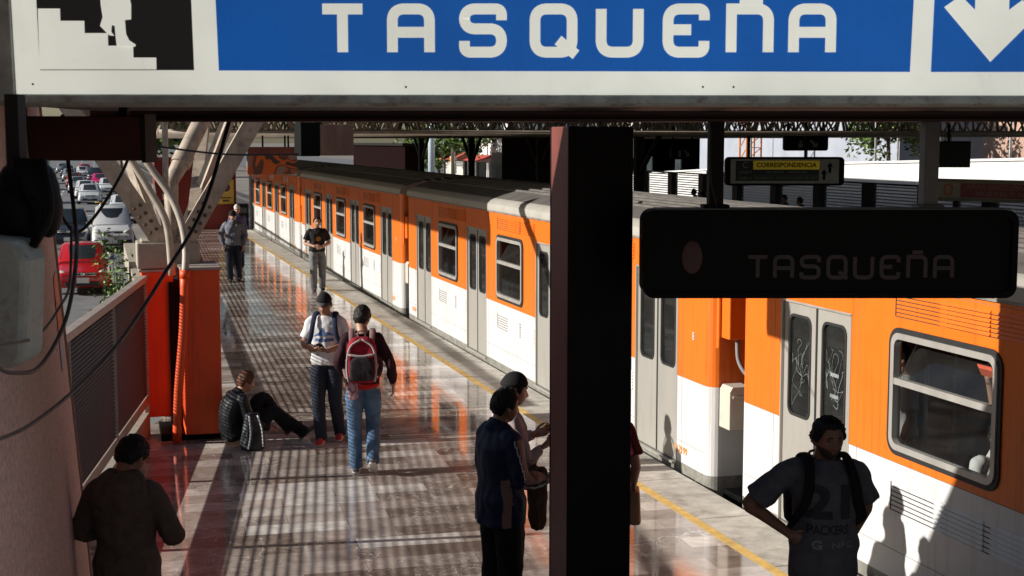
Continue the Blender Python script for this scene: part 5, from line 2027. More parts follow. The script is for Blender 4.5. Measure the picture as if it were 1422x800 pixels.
def torso_rings(P, grow=0.0, t0=-.12, t1=1.01, belly=0.0, gw=None, n=20):
    pel, mid, chest, neck = [Vector(P[q]) for q in ('pel', 'mid', 'chest', 'neck')]
    spine = catrom([pel + (pel - mid) * 1.6, pel, mid, chest, neck], 12)
    seg = len(spine) - 1
    hx = (Vector(P['hipR']) - Vector(P['hipL'])).normalized()
    sx = (Vector(P['shR']) - Vector(P['shL'])).normalized()
    # arclength
    acc = [0.0]
    for i in range(seg):
        acc.append(acc[-1] + (spine[i + 1] - spine[i]).length)
    s0 = acc[12]
    tot = acc[-1] - s0
    def at(t):
        a = s0 + t * tot
        a = max(0, min(acc[-1] - 1e-6, a))
        i = max(k for k in range(seg) if acc[k] <= a)
        f = (a - acc[i]) / (acc[i + 1] - acc[i])
        return spine[i].lerp(spine[i + 1], f), (spine[i + 1] - spine[i]).normalized()
    rings = []
    skirt = t0 < -.105 and gw is not None
    ts = [q for q in TORSO if t0 <= q[0] <= t1]
    if skirt:
        ts = [(q[0], max(q[1], .152), max(q[2], .108)) if q[0] < .05 else q for q in ts]
    def row(t):
        for a, b in zip(TORSO[:-1], TORSO[1:]):
            if a[0] <= t <= b[0]:
                f = (t - a[0]) / (b[0] - a[0])
                return (t, a[1] + (b[1] - a[1]) * f, a[2] + (b[2] - a[2]) * f)
        return (t,) + ((.150, .106) if skirt else (TORSO[0] if t < 0 else TORSO[-1])[1:])
    if ts[0][0] - t0 > .02:
        ts = [row(t0)] + ts
    if t1 - ts[-1][0] > .02:
        ts = ts + [row(t1)]
    for t, hw, hd in ts:
        c, tg = at(t)
        x = hx.lerp(sx, max(0, min(1, t))).normalized()
        x = (x - tg * x.dot(tg)).normalized()
        y = tg.cross(x)
        gg = (gw(t) if gw else grow)
        bl = belly * exp(-((t - .22) / .2) ** 2)
        r = []
        for j in range(n):
            a = 2 * pi * j / n
            ca, sa = cos(a), sin(a)
            e = 2 / 2.4
            px = (abs(ca) ** e) * (1 if ca >= 0 else -1) * (hw + gg)
            py = (abs(sa) ** e) * (1 if sa >= 0 else -1) * (hd + gg)
            if py > 0:
                py += bl * sa
            r.append(c + x * px + y * py)
        rings.append(r)
    return rings

def person(label, loc, rz, pose=None, h=1.72, skin=None, hair=None, hair_len=.015, top=None, legs=None, shoes=None, cap=None, beard=None, group=None, voxel=.010, belly=0.0, extras=None, jacket_t=-.02, name='person', fat=1.0, seated=False):
    """top = (material, sleeve fraction, looseness, hood?), legs = (material, looseness); pose joints are for a 1.72 m figure"""
    P = dict(STAND)
    P.update(pose or {})
    P = {k: (Vector(v) if isinstance(v, tuple) else v) for k, v in P.items()}
    root = thing(name, label, 'person', loc, rz, group)
    root.scale = (h / 1.72 * fat, h / 1.72 * fat, h / 1.72)
    skin = skin or M_skin
    Rh = Matrix.Rotation(P['hy'], 3, 'Z') @ Matrix.Rotation(P['hp'], 3, 'X') @ Matrix.Rotation(P['hr'], 3, 'Y')
    hc = P['head']
    # ---- body: one continuous surface
    b = MB()
    b.loft(torso_rings(P, -.012))
    up = Rh @ Vector((0, 0, 1))
    b.tube([P['neck'] - (P['head'] - P['neck']) * .35, P['neck'], hc + Rh @ Vector((0, -.022, -.075)), hc + Rh @ Vector((0, -.018, -.02))], [.075, .058, .055, .055], 14, sub=3)
    b.loft([[hc + Rh @ p for p in r] for r in head_rings(0)])
    for s in (-1, 1):
        e = MB()
        e.ell((0, 0, 0), (.010, .020, .032), 10, 8)
        for v in e.v:
            pass
        o = len(b.v)
        b.add([hc + Rh @ (Vector((s * .078, -.012, -.005)) + Matrix.Rotation(s * .35, 3, 'Z') @ v) for v in e.v], e.f)
    for q in 'RL':
        sh, el, wr = P['sh' + q], P['el' + q], P['wr' + q]
        b.tube([sh, sh.lerp(el, .5), el, el.lerp(wr, .35), wr, wr + (wr - el).normalized() * .02], [.050, .046, .039, .040, .027, .026], 12, sub=3, round_ends=True)
        hp, kn, an = P['hip' + q], P['kn' + q], P['an' + q]
        b.tube([hp, hp.lerp(kn, .5), kn, kn.lerp(an, .35), an], [.080, .072, .054, .054, .038], 12, sub=3, round_ends=True)
        to = Vector(P['to' + q]).normalized()
        b.tube([an + Vector((0, 0, -.02)) - to * .03, an + to * .06 + Vector((0, 0, -.035)), an + to * .15 + Vector((0, 0, -.05))], [.034, .034, .022], 10, sub=2, round_ends=True)
    vx = voxel
    me = remesh(b, min(vx * .75, .0075), 2)
    hb = MB()
    for q, sd in (('R', 1), ('L', -1)):
        if P.get('nohand' + q):
            continue
        hand(hb, P['wr' + q], P['hd' + q], P['pn' + q], P.get('curl' + q, P['curl']), P.get('th' + q, 1 if q == 'R' else -1))
    # join the hands into the body mesh
    bm = bmesh.new()
    bm.from_mesh(me)
    hm = bpy.data.meshes.new('tmp')
    hm.from_pydata([tuple(v) for v in hb.v], [], hb.f)
    hm.polygons.foreach_set('use_smooth', [True] * len(hm.polygons))
    bm.from_mesh(hm)
    bmesh.ops.recalc_face_normals(bm, faces=bm.faces)
    bm.to_mesh(me)
    bm.free()
    bpy.data.meshes.remove(hm)
    me.polygons.foreach_set('use_smooth', [True] * len(me.polygons))
    body = link_mesh('body', me, skin, root)
    # ---- eyes and brows
    for s in (-1, 1):
        e = MB()
        c = head_pt(Vector((s * .40, .9, .02)).normalized())
        e.ell(hc + Rh @ (c + Vector((0, .001, .004))), (.0115, .006, .0055), 10, 6, R=Rh)
        e.build('eye', M_eye, root, smooth=True)
        e = MB()
        pts = [hc + Rh @ (head_pt(Vector((s * a, .9, z)).normalized()) + Vector((0, .001, 0))) for a, z in ((.20, .235), (.38, .27), (.56, .235))]
        e.tube(pts, [.004, .0045, .003], 6, sub=3)
        e.build('eyebrow', M_hair if hair is None else hair, root, smooth=True)
    # ---- hair: a shell over the skull, ragged at its edge
    if hair is not False:
        hm_ = hair or M_hair
        def hfn(d):
            ph = atan2(d.x, d.y)
            az = abs(ph)
            line = .62 if az < .75 else (.62 - (az - .75) * 1.5 if az < 1.25 else (-.13 if az < 1.75 else -.13 - min(.45, (az - 1.75) * .9)))
            nn = noise.noise(Vector(d) * 9 + Vector((loc[0], 3, 1)))
            m = d.z - line + .08 * nn
            if m < 0:
                return max(-.02, m * .25)
            k = min(1, m * 5)
            return hair_len * k * (1 + .55 * noise.noise(Vector((d.x * 11, d.y * 11, d.z * 7)) + Vector((loc[1], 0, 0))) + .45 * noise.noise(Vector(d) * 26)) * (1.2 if d.z > .45 else 1)
        e = MB()
        e.loft([[hc + Rh @ p for p in r] for r in head_rings(0, 64, 56, hfn)])
        e.build('hair', hm_, root, smooth=True)
    if beard:
        def bfn(d):
            az = abs(atan2(d.x, d.y))
            m = min(-.52 - d.z + .22 * az, 1.5 - az) if az < 1.5 else -1
            mouth = exp(-((d.z + .53) / .09) ** 2) * exp(-(d.x / .22) ** 2)
            return min(.006, max(-.02, m * .05)) - .012 * mouth
        e = MB()
        e.loft([[hc + Rh @ p for p in r] for r in head_rings(0, 56, 44, bfn)])
        e.build('beard', beard, root, smooth=True)
    if cap:
        cm, brim = cap[0], cap[1]
        def cfn(d):
            m = d.z - (.34 - .16 * (1 - d.y) * .5)
            if m < 0:
                return max(-.03, m * .3)
            return .020 * min(1, m * 9) + .012 * max(0, d.z - .6)
        e = MB()
        e.loft([[hc + Rh @ p for p in r] for r in head_rings(0, 48, 48, cfn)])
        e.build('cap', cm, root, smooth=True)
        if brim:
            e = MB()
            lo, hi = [], []
            for k in range(13):
                a = -1.0 + 2.0 * k / 12
                lo.append(head_pt(Vector((sin(a), cos(a), .40)).normalized(), .012))
                hi.append(Vector((lo[-1].x * 1.10, lo[-1].y + .075 * cos(a * 1.25), lo[-1].z - .018 - .012 * abs(a))))
            vs = [hc + Rh @ p for p in lo + hi] + [hc + Rh @ (p + Vector((0, 0, -.005))) for p in lo + hi]
            fs = [(k, k + 1, 14 + k, 13 + k) for k in range(12)] + [(26 + k, 39 + k, 40 + k, 27 + k) for k in range(12)] + [(13 + k, 14 + k, 40 + k, 39 + k) for k in range(12)]
            e.add(vs, fs)
            e.build('cap_brim', cap[2] if len(cap) > 2 else cm, root, smooth=True)
    # ---- upper garment
    tm, slv, loose = top[0], top[1], top[2] * .72
    e = MB()
    e.loft(torso_rings(P, loose, jacket_t, .985, belly, gw=lambda t: loose * (1.35 if t < .15 else 1.0) if t < .8 else max(.008, loose * .6)))
    ends = {}
    for q in 'RL':
        sh, el, wr = P['sh' + q], P['el' + q], P['wr' + q]
        k = loose * .75
        if slv >= 1:
            e.tube([sh + (P['neck'] - sh) * .35 - (P['neck'] - P['chest']) * .16, sh, sh.lerp(el, .5), el, el.lerp(wr, .45), wr.lerp(el, .04)], [.040 + k, .049 + k, .048 + k, .042 + k, .040 + k, .031 + k * .7], 14, sub=4, round_ends=False)
        else:
            e.tube([sh + (P['neck'] - sh) * .35 - (P['neck'] - P['chest']) * .16, sh, sh.lerp(el, slv * .6), sh.lerp(el, slv)], [.040 + k, .049 + k, .052 + k * 1.3, .053 + k * 1.5], 14, sub=4)
    # collar
    nk = P['neck']
    ax = (P['head'] - nk).normalized()
    if len(top) > 3 and top[3] == 'collar':
        e.tube([nk - ax * .05, nk + ax * .035], [.088, .068], 16, sub=3)
    tme = remesh(e, vx, 5, .013 if loose > .015 else .009, 8.0, loc[0] * 3 + loc[1])
    shirt = link_mesh(top[4] if len(top) > 4 else ('jacket' if slv >= 1 and loose > .022 else 'shirt'), tme, tm, root)
    if len(top) > 3 and top[3] == 'hood':
        e = MB()
        yv = Vector((0, 1, 0))
        e.loft([[nk + Vector((w * cos(2 * pi * j / 20), -.035 - yy + d * sin(2 * pi * j / 20), z + .012 * cos(4 * pi * j / 20))) for j in range(20)] for w, d, z, yy in ((.085, .060, .055, .0), (.118, .085, .035, .012), (.160, .105, -.015, .03), (.178, .105, -.07, .045), (.165, .085, -.12, .06), (.125, .06, -.17, .07), (.06, .035, -.21, .07))])
        link_mesh('hood', remesh(e, .011, 4, .014, 9), tm, root)
    # ---- trousers
    lm, ll = legs
    e = MB()
    e.loft(torso_rings(P, .016, -.115, .20))
    for q in 'RL':
        hp, kn, an = P['hip' + q], P['kn' + q], P['an' + q]
        d = (an - kn).normalized()
        e.tube([hp + (P['pel'] - hp) * .3 + (hp - kn).normalized() * .03, hp.lerp(kn, .25), hp.lerp(kn, .6), kn, kn.lerp(an, .4), an.lerp(kn, .1), an + d * .035],
               [.088, .088 + ll * .4, .076 + ll * .7, .060 + ll, .058 + ll, .052 + ll, .055 + ll], 14, sub=4)
    link_mesh('trousers', remesh(e, vx, 4, .006, 9.0, loc[1] * 2, (1, 1, .8)), lm, root)
    # ---- shoes
    for q in 'RL':
        an, to = P['an' + q], Vector(P['to' + q]).normalized()
        sd = to.cross(Vector((0, 0, 1)))
        if sd.length < .2:
            sd = Vector((1, 0, 0))
        sd.normalize()
        un = sd.cross(to).normalized()
        base = an - un * .045
        e = MB()
        sole = MB()
        rings, srings = [], []
        for t, hw, hh, zt in ((-.075, .022, .02, .03), (-.06, .034, .045, .07), (-.02, .037, .055, .085), (.03, .038, .05, .075), (.08, .043, .036, .05), (.13, .046, .026, .034), (.165, .036, .02, .024), (.185, .018, .012, .014)):
            c = base + to * t
            rings.append([c + sd * (hw * cos(2 * pi * j / 14)) + un * (-.012 + (zt if sin(2 * pi * j / 14) > 0 else .012) * sin(2 * pi * j / 14)) for j in range(14)])
            srings.append([c + sd * (hw * 1.08 * cos(2 * pi * j / 12)) + un * (-.024 + .011 * sin(2 * pi * j / 12)) for j in range(12)])
        e.loft(rings)
        shoe = e.build('shoe', shoes[0], root, smooth=True)
        sole.loft(srings)
        sole.build('sole', shoes[1], shoe, smooth=True)
    root['_sh'] = shirt.name
    return root, P, shirt

def chest_print(root, shirt, txt, size, c, mats, width=None, push=(0, 1, 0), bold=.0, poly=None, name='print'):
    """lettering laid on the cloth of a shirt (root space), by dropping its points on the mesh"""
    push = Vector(push).normalized()
    right = Vector((0, 0, 1)).cross(push).normalized()
    b = MB()
    if poly:
        b.add([Vector((p[0], p[1], 0)) for p in poly], [list(range(len(poly)))])
    else:
        text_mesh(b, txt, size, (0, 0, 0), (1, 0, 0), (0, 1, 0), .0, 0, width=width, bold=bold)
    bm = bmesh.new()
    me = bpy.data.meshes.new(name)
    me.from_pydata([(v.x, v.y, 0) for v in b.v], [], b.f)
    bm.from_mesh(me)
    bmesh.ops.remove_doubles(bm, verts=bm.verts, dist=.0005)
    bmesh.ops.triangulate(bm, faces=bm.faces)
    for _ in range(4):
        le = [e for e in bm.edges if e.calc_length() > .022]
        if not le:
            break
        bmesh.ops.subdivide_edges(bm, edges=le, cuts=1)
        bmesh.ops.triangulate(bm, faces=bm.faces)
    sm = shirt.data
    tree_ = BVHTree.FromPolygons([v.co for v in sm.vertices], [list(p.vertices) for p in sm.polygons])
    c = Vector(c)
    for v in bm.verts:
        p = c + right * v.co.x + Vector((0, 0, 1)) * v.co.y
        hit = tree_.ray_cast(p + push * .5, -push)
        v.co = (hit[0] + push * .003) if hit[0] is not None else p
    bmesh.ops.recalc_face_normals(bm, faces=bm.faces)
    bm.to_mesh(me)
    bm.free()
    me.polygons.foreach_set('use_smooth', [True] * len(me.polygons))
    me.materials.append(mats)
    o = bpy.data.objects.new(name, me)
    C.objects.link(o)
    o.parent = shirt
    return o

def cloth(name, c, rough=.85, var=.15, scale=18, bump=.25):
    return mat(name, c, rough, var=var, scale=scale, bump=bump, bscale=220, spec=.2)
K_black = cloth('cloth_black', (.014, .013, .014))
K_jean = cloth('denim_dark', (.022, .028, .042))
K_jean_b = cloth('denim_blue', (.085, .15, .25), var=.3, scale=8)
K_jean_g = cloth('denim_grey', (.16, .165, .17), var=.25, scale=8)
K_white = cloth('cotton_white', (.62, .61, .62), var=.05)
M_sole = mat('sole_white', (.55, .54, .52), .6)
M_shoe_b = mat('shoe_black', (.015, .015, .016), .5)
M_shoe_r = mat('shoe_red', (.45, .015, .02), .5)
M_shoe_g = mat('shoe_grey', (.10, .10, .11), .6)

def look(deg):
    """facing angle: 0 = along the platform away from the camera, + = towards the train"""
    return radians(-deg)

# ---- 1: man in the dark hoodie, back to us, lower left
K_hood = cloth('hoodie_brown_grey', (.115, .088, .070))
person('person in a dark hooded jacket seen from behind, head bowed, beside the pink wall', (0.11, 8.60, 0), look(24),
       dict(head=(0.01, .085, 1.585), hp=-.5, hy=-.25, chest=(0, -.005, 1.30), neck=(0, .01, 1.47), elR=(.28, .02, 1.13), elL=(-.28, .02, 1.13), wrR=(.13, .26, 1.12), wrL=(-.13, .26, 1.12), hdR=(-.5, .8, .2), hdL=(.5, .8, .2), pnR=(-.6, -.4, .6), pnL=(.6, -.4, .6)),
       1.70, skin=M_skin_b, hair_len=.016, top=(K_hood, 1, .042, 'hood'), legs=(K_black, .02), shoes=(M_shoe_b, M_sole), jacket_t=-.55, fat=1.04)
# ---- 2: navy jacket man, 3: cap man eating
K_navy = cloth('jacket_navy', (.011, .022, .060), rough=.55)
K_beige = cloth('jacket_beige', (.30, .185, .15), rough=.6)
nv, nP, nS = person('person in a navy track jacket with beige stripes, seen from behind right, beside the pillar', (2.66, 9.42, 0), look(74),
       dict(head=(0.0, .04, 1.60), hp=-.12, hy=-.1, elR=(.235, .02, 1.13), wrR=(.18, .25, 1.08), elL=(-.225, .02, 1.12), wrL=(-.14, .25, 1.08), hdR=(-.3, .9, .1), hdL=(.4, .9, .1), pnR=(-.8, 0, .5), pnL=(.8, 0, .5), curl=.9),
       1.72, skin=M_skin_b, hair_len=.014, top=(K_navy, 1, .048, 'collar', 'jacket'), legs=(K_black, .03), shoes=(M_shoe_b, M_sole), jacket_t=-.28, fat=1.02)
# beige sleeve stripe and side panel of the jacket
def cloth_patch(root, shirt, quadpts, m, push, name):
    chest_print(root, shirt, None, 0, (0, 0, 0), m, poly=quadpts, push=push, name=name)
def paint(shirt, mats, fn):
    """panels of other cloth sewn into a garment, face by face"""
    for q in mats:
        shirt.data.materials.append(q)
    for p in shirt.data.polygons:
        k = fn(p.center)
        if k:
            p.material_index = k
def track_panels(c):
    for q, sgn in (('R', 1), ('L', -1)):
        sh, el, wr = nP['sh' + q], nP['el' + q], nP['wr' + q]
        best = None
        for a, b_, o in ((sh, el, 0), (el, wr, 1)):
            d = b_ - a
            t = max(0, min(1, (c - a).dot(d) / d.length_squared))
            r = c - a - d * t
            if best is None or r.length < best[0]:
                best = (r.length, o + t, r)
        if best[0] < .085 and best[1] > .02:
            ang = atan2(-best[2].y, best[2].x * sgn)
            lo = .15 - .25 * best[1]
            if best[1] < 1.75:
                if lo + .10 < ang < lo + .26:
                    return 2
                if lo - 1.0 < ang < lo + .0:
                    return 1
            return 0
    if c.z < 1.12 and abs(c.x) > .125 and -.085 < c.y < -.02:
        return 1
    return 0
paint(nS, [K_beige, K_white], track_panels)
K_pink = cloth('shirt_pale_pink', (.46, .36, .35))
cp, cP, cS = person('person in a pale pink shirt in profile, holding food, behind the navy jacket', (2.86, 9.92, 0), look(88),
       dict(head=(0, .05, 1.60), hp=-.12, hy=-.05, elR=(.25, .06, 1.12), wrR=(.12, .20, 1.18), hdR=(-.1, .9, .35), pnR=(-.6, -.2, .8), elL=(-.25, .05, 1.14), wrL=(-.08, .23, 1.25), hdL=(.3, .85, .25), pnL=(.6, -.3, .7), curl=.85),
       1.74, hair_len=.008, top=(K_pink, 1, .024, 'collar', 'shirt'), legs=(K_jean, .015), shoes=(M_shoe_b, M_sole), cap=(K_black, False), jacket_t=-.08)
def local_world(root, p):
    return root.matrix_basis @ Vector(p)
def bread(root, p, label):
    q = Matrix.LocRotScale(root.location, root.rotation_euler, root.scale) @ Vector(p)
    b = MB()
    b.ell((0, 0, 0), (.045, .032, .026), 14, 8, R=Matrix.Rotation(.6, 3, 'Z'))
    for k in range(5):
        b.ell((-.03 + .015 * k, .01 * (-1) ** k, .018), (.016, .014, .014), 8, 6)
    o = b.build('bread_roll', mat('bread_crust', (.30, .17, .06), .7, var=.3, scale=40), smooth=True)
    o.location = q
    tag(o, label, 'food')
bread(cp, (-.03, .345, 1.295), 'piece of bread in the raised hand of the person in the pink shirt')
bread(cp, (.08, .32, 1.225), 'second bit of food in the lower hand of the person in the pink shirt')
root = thing('coat', 'brown coat draped over the forearm of the person in the navy jacket', 'coat', (2.99, 9.60, .95))
b = MB()
b.loft([[Vector((.10 * cos(2 * pi * j / 16) * k, .055 * sin(2 * pi * j / 16) * k2, z)) for j in range(16)] for z, k, k2 in ((.17, .50, .30), (.14, .78, .70), (.02, .80, .85), (-.12, .72, .7), (-.24, .66, .6), (-.30, .5, .4))])
link_mesh('cloth', remesh(b, .009, 3, .014, 14, 2.0), cloth('coat_brown', (.10, .065, .042)), root)

# ---- 4: man in the 21 shirt, right
K_grey21 = cloth('shirt_heather_grey', (.115, .115, .13))
m21, P21, S21 = person('person in a grey T-shirt printed 21, hand on hip, before the train', (4.26, 7.72, 0), look(192),
       dict(head=(0, .045, 1.60), hp=-.08, hy=.16, shR=(.175, -.01, 1.40), elR=(.395, -.11, 1.17), wrR=(.21, .055, 1.03), hdR=(-.75, .45, -.45), pnR=(-.5, -.75, 0), elL=(-.27, -.10, 1.15), wrL=(-.20, -.16, .92), hdL=(.1, -.1, -1), pnL=(1, 0, 0)),
       1.76, skin=M_skin_b, hair_len=.017, top=(K_grey21, .82, .042, 'tee', 'shirt'), legs=(K_jean, .02), shoes=(M_shoe_b, M_sole), belly=.05, jacket_t=-.34, fat=1.10, beard=mat('beard_black', (.045, .026, .018), .8, var=.3, scale=40))
K_ink = cloth('print_black', (.045, .045, .05))
chest_print(m21, S21, '21', .27, (0, 0, 1.23), K_ink, width=.25, bold=.012, name='chest_number')
chest_print(m21, S21, 'PACKERS', .075, (0.02, 0, 1.075), K_ink, width=.22, bold=.002, name='chest_lettering')
K_ink2 = cloth('print_pale', (.26, .26, .28))
chest_print(m21, S21, 'NFC', .055, (-.055, 0, .985), K_ink2, width=.12, name='chest_lettering')
chest_print(m21, S21, 'G', .075, (.085, 0, .985), K_ink2, bold=.003, name='chest_emblem')

# ---- 5: white T-shirt and cap
wt, wP, wS = person('person in a white T-shirt and black cap looking down at a phone', (2.46, 16.0, 0), look(198),
       dict(head=(0, .075, 1.59), hp=-.22, hy=-.05, neck=(0, .0, 1.47), elR=(.25, -.02, 1.13), wrR=(.10, .22, 1.10), elL=(-.25, -.02, 1.13), wrL=(-.06, .24, 1.09), hdR=(-.75, .5, .0), hdL=(.75, .5, .1), pnR=(0, -.3, 1), pnL=(0, -.3, 1), curl=.7, knR=(.08, .09, .50), anR=(.06, .06, .085), knL=(-.10, .02, .49), anL=(-.12, -.16, .10)),
       1.74, skin=M_skin_b, hair_len=.008, top=(K_white, .72, .026, 'tee', 'shirt'), legs=(K_jean, .016), shoes=(M_shoe_r, M_sole), cap=(K_black, True, mat('cap_brim_edge', (.05, .045, .04), .7)), jacket_t=-.05)
K_blue_ink = cloth('print_blue', (.10, .17, .34))
chest_print(wt, wS, None, 0, (0, 0, 1.25), K_blue_ink, poly=[(-.13, -.02), (-.06, .03), (-.02, .085), (.01, .03), (.05, .04), (.13, -.01), (.05, .0), (.0, -.015), (-.05, -.005)], name='chest_emblem')

chest_print(wt, wS, None, 0, (0, 0, 1.195), K_blue_ink, poly=[(-.11, -.018), (-.10, .018), (.0, .012), (.10, .022), (.11, -.012), (.02, -.022)], name='chest_emblem')
ph = thing('phone', 'black mobile phone held in both hands by the person in the white T-shirt', 'phone', (0, 0, 0))
ph.matrix_basis = Matrix.LocRotScale(wt.location, wt.rotation_euler, None) @ Matrix.Translation((.02, .285, 1.145)) @ Matrix.Rotation(.6, 4, 'X')
b = MB()
b.prism(rrect(.074, .145, .01, 3), (0, 0, 0), (1, 0, 0), (0, 1, 0), .009)
b.build('case', M_black, ph)
b = MB()
b.prism(rrect(.066, .13, .006, 3), (0, 0, .0095), (1, 0, 0), (0, 1, 0), .001)
b.build('screen', mat('phone_screen', (.01, .012, .015), .08), ph)

def strap(mb, root_P, side, grow=.05, w=.028):
    """shoulder strap in figure space: over the shoulder, down the chest, back under the arm"""
    s = side
    mb.tube([(s * .10, -.17, 1.36), (s * .105, -.12, 1.455), (s * .105, -.02, 1.495), (s * .112, .08, 1.455), (s * .125, .145, 1.36), (s * .145, .145, 1.24), (s * .185, .08, 1.12), (s * .16, -.08, 1.02), (s * .12, -.17, 1.0)],
            [w] * 9, 8, sub=4, flat=.28, side=(1, 0, 0))
def backpack(label, at_root, m_main, m_pocket, m_trim, size=(.30, .16, .44), z0=.98, back=-.21, pocket=True, m_strap=None):
    root = thing('backpack', label, 'backpack', at_root.location, at_root.rotation_euler.z)
    root.scale = at_root.scale
    w, d, hh = size
    b = MB()
    rings = []
    for t, kx, ky in ((0, .75, .7), (.04, .95, .95), (.2, 1, 1), (.55, 1.0, 1.0), (.8, .92, .88), (.93, .75, .7), (1.0, .45, .4)):
        rings.append([Vector((p[0] * kx, back - d / 2 + p[1] * ky, z0 + hh * t)) for p in rrect(w, d, .05, 4)])
    b.loft(rings)
    main = link_mesh('bag', remesh(b, .010, 4, .005, 9, 4.0), m_main, root)
    if pocket:
        b = MB()
        rings = []
        for t, kx in ((0, .8), (.06, 1), (.5, 1.0), (.8, .95), (.95, .7), (1, .4)):
            rings.append([Vector((p[0] * kx, back - d - .012 + p[1] * (.6 + .4 * sin(pi * t)), z0 + .03 + hh * .52 * t)) for p in rrect(w * .78, .075, .03, 4)])
        b.loft(rings)
        link_mesh('pocket', remesh(b, .009, 4, .003, 12, 1.0), m_pocket, root)
        b = MB()
        for s in (-1, 1):
            b.tube([(s * w * .42, back - d + .0, z0 + .02), (s * w * .47, back - d - .01, z0 + hh * .4), (s * w * .36, back - d * .98, z0 + hh * .8), (0, back - d * .9, z0 + hh * .97)], [.011] * 4, 6, sub=4)
        b.tube([(-w * .42, back - d * 1.02, z0 + hh * .64), (0, back - d * 1.10, z0 + hh * .60), (w * .42, back - d * 1.02, z0 + hh * .64)], [.014] * 3, 6, sub=4)
        b.build('piping', m_trim, root, smooth=True)
    b = MB()
    b.tube([(-.035, back + .01, z0 + hh * .97), (-.03, back + .0, z0 + hh + .045), (.03, back + .0, z0 + hh + .045), (.035, back + .01, z0 + hh * .97)], [.008] * 4, 6, sub=4)
    b.build('handle', m_strap or m_main, root, smooth=True)
    for s in (-1, 1):
        b = MB()
        strap(b, None, s)
        b.build('strap', m_strap or m_main, root, smooth=True)
    return root
K_navy_s = cloth('strap_navy', (.02, .03, .06))
backpack('navy backpack worn by the person in the white T-shirt', wt, K_navy_s, K_navy_s, K_black, pocket=False)
backpack('black backpack on the person in the 21 shirt', m21, K_black, K_black, K_black, size=(.30, .15, .42), z0=1.0, back=-.19, pocket=False)

# ---- 6: backpack man from behind
K_mar = cloth('sweater_maroon', (.030, .009, .013))
bk, bP, bS = person('person in a maroon sweater and blue jeans walking away with a red backpack', (2.60, 14.45, 0), look(12),
       dict(head=(0, .035, 1.605), hp=-.1, hy=-.35, elR=(.285, -.05, 1.14), wrR=(.31, .06, .92), hdR=(.05, .15, -1), elL=(-.25, .04, 1.14), wrL=(-.20, .22, 1.0), knR=(.10, .10, .50), anR=(.10, -.16, .17), toR=(.05, .8, -.55), knL=(-.09, .03, .49), anL=(-.08, -.02, .085)),
       1.74, hair_len=.014, top=(K_mar, 1, .022, 'crew', 'sweater'), legs=(K_jean_b, .016), shoes=(M_shoe_g, M_sole), jacket_t=-.02)
b = MB()
rr = torso_rings(bP, .03, -.10, .02)
b.loft(rr)
link_mesh('shirt_hem', remesh(b, .012, 3, .004, 12), cloth('shirt_red', (.42, .02, .02)), bk)
K_redbag = cloth('bag_red', (.30, .014, .028), var=.3, scale=14)
K_blackbag = cloth('bag_black', (.03, .025, .03), var=.5, scale=12)
backpack('red, black and grey backpack worn by the person in the maroon sweater', bk, K_redbag, K_blackbag, cloth('bag_grey_trim', (.36, .30, .30)), size=(.31, .17, .46), z0=.99, m_strap=cloth('strap_grey_red', (.22, .13, .13)))
K_plaid = cloth('cloth_plaid', (.40, .26, .30), var=.6, scale=30)
root = thing('tied_shirt', 'checked cloth hanging below the red backpack', 'shirt', bk.location, bk.rotation_euler.z)
b = MB()
b.loft([[Vector((-.10 + .05 * k * cos(2 * pi * j / 12), -.19 + .02 * sin(2 * pi * j / 12), z)) for j in range(12)] for z, k in ((1.02, .8), (.95, 1.1), (.86, 1.2), (.80, .9))])
link_mesh('cloth', remesh(b, .009, 3, .008, 16), K_plaid, root)

# ---- 7: seated man against the pier
K_jack = cloth('jacket_worn_black', (.013, .015, .018), rough=.45, var=.5, scale=9)
K_gtrk = cloth('trousers_black', (.012, .012, .014))
sit = dict(pel=(0, 0, .12), mid=(0, -.045, .28), chest=(0, .0, .47), neck=(0, .075, .615), head=(0.02, .155, .725), hp=-.25, hy=-.15,
           hipR=(.10, .06, .11), hipL=(-.10, .06, .11), knR=(.12, .44, .36), knL=(-.10, .40, .50), anR=(.13, .80, .10), anL=(-.08, .72, .12), toR=(.15, .8, .55), toL=(-.05, .8, .45),
           shR=(.165, .05, .55), shL=(-.165, .05, .55), elR=(.235, .10, .30), elL=(-.235, .19, .37), wrR=(.17, .36, .20), wrL=(-.10, .42, .36), hdR=(-.1, .9, -.3), hdL=(.1, 1, -.2), pnR=(-.6, 0, -.7), pnL=(.2, 0, -1))
person('person with reddish hair sitting on the floor against the orange pier, legs stretched', (1.42, 16.16, 0), look(72), sit, 1.70, hair=M_hair_r, hair_len=.016,
       top=(K_jack, 1, .032, 'collar', 'jacket'), legs=(K_gtrk, .02), shoes=(mat('shoe_brown_grey', (.10, .075, .06), .6), M_sole), jacket_t=-.06, seated=True)
root = thing('shoulder_bag', 'limp black and grey bag on the floor beside the seated person', 'bag', (1.60, 15.86, 0))
b = MB()
b.loft([[Vector((.13 * k * cos(2 * pi * j / 16), .085 * k2 * sin(2 * pi * j / 16), z)) for j in range(16)] for z, k, k2 in ((0.004, .9, 1.0), (.05, 1.05, 1.1), (.2, .95, .9), (.34, .75, .7), (.42, .5, .4))])
link_mesh('bag', remesh(b, .011, 3, .016, 11, 5.0), cloth('bag_worn', (.03, .034, .04), rough=.4, var=.8, scale=7), root)
b = MB()
b.tube([(.05, -.05, .40), (.09, -.11, .25), (.10, -.13, .06)], [.012] * 3, 6, sub=3, flat=.4)
b.tube([(-.04, -.06, .40), (-.03, -.10, .2), (-.06, -.11, .03)], [.010] * 3, 6, sub=3, flat=.4)
b.build('strap', cloth('strap_pale', (.42, .42, .44)), root, smooth=True)

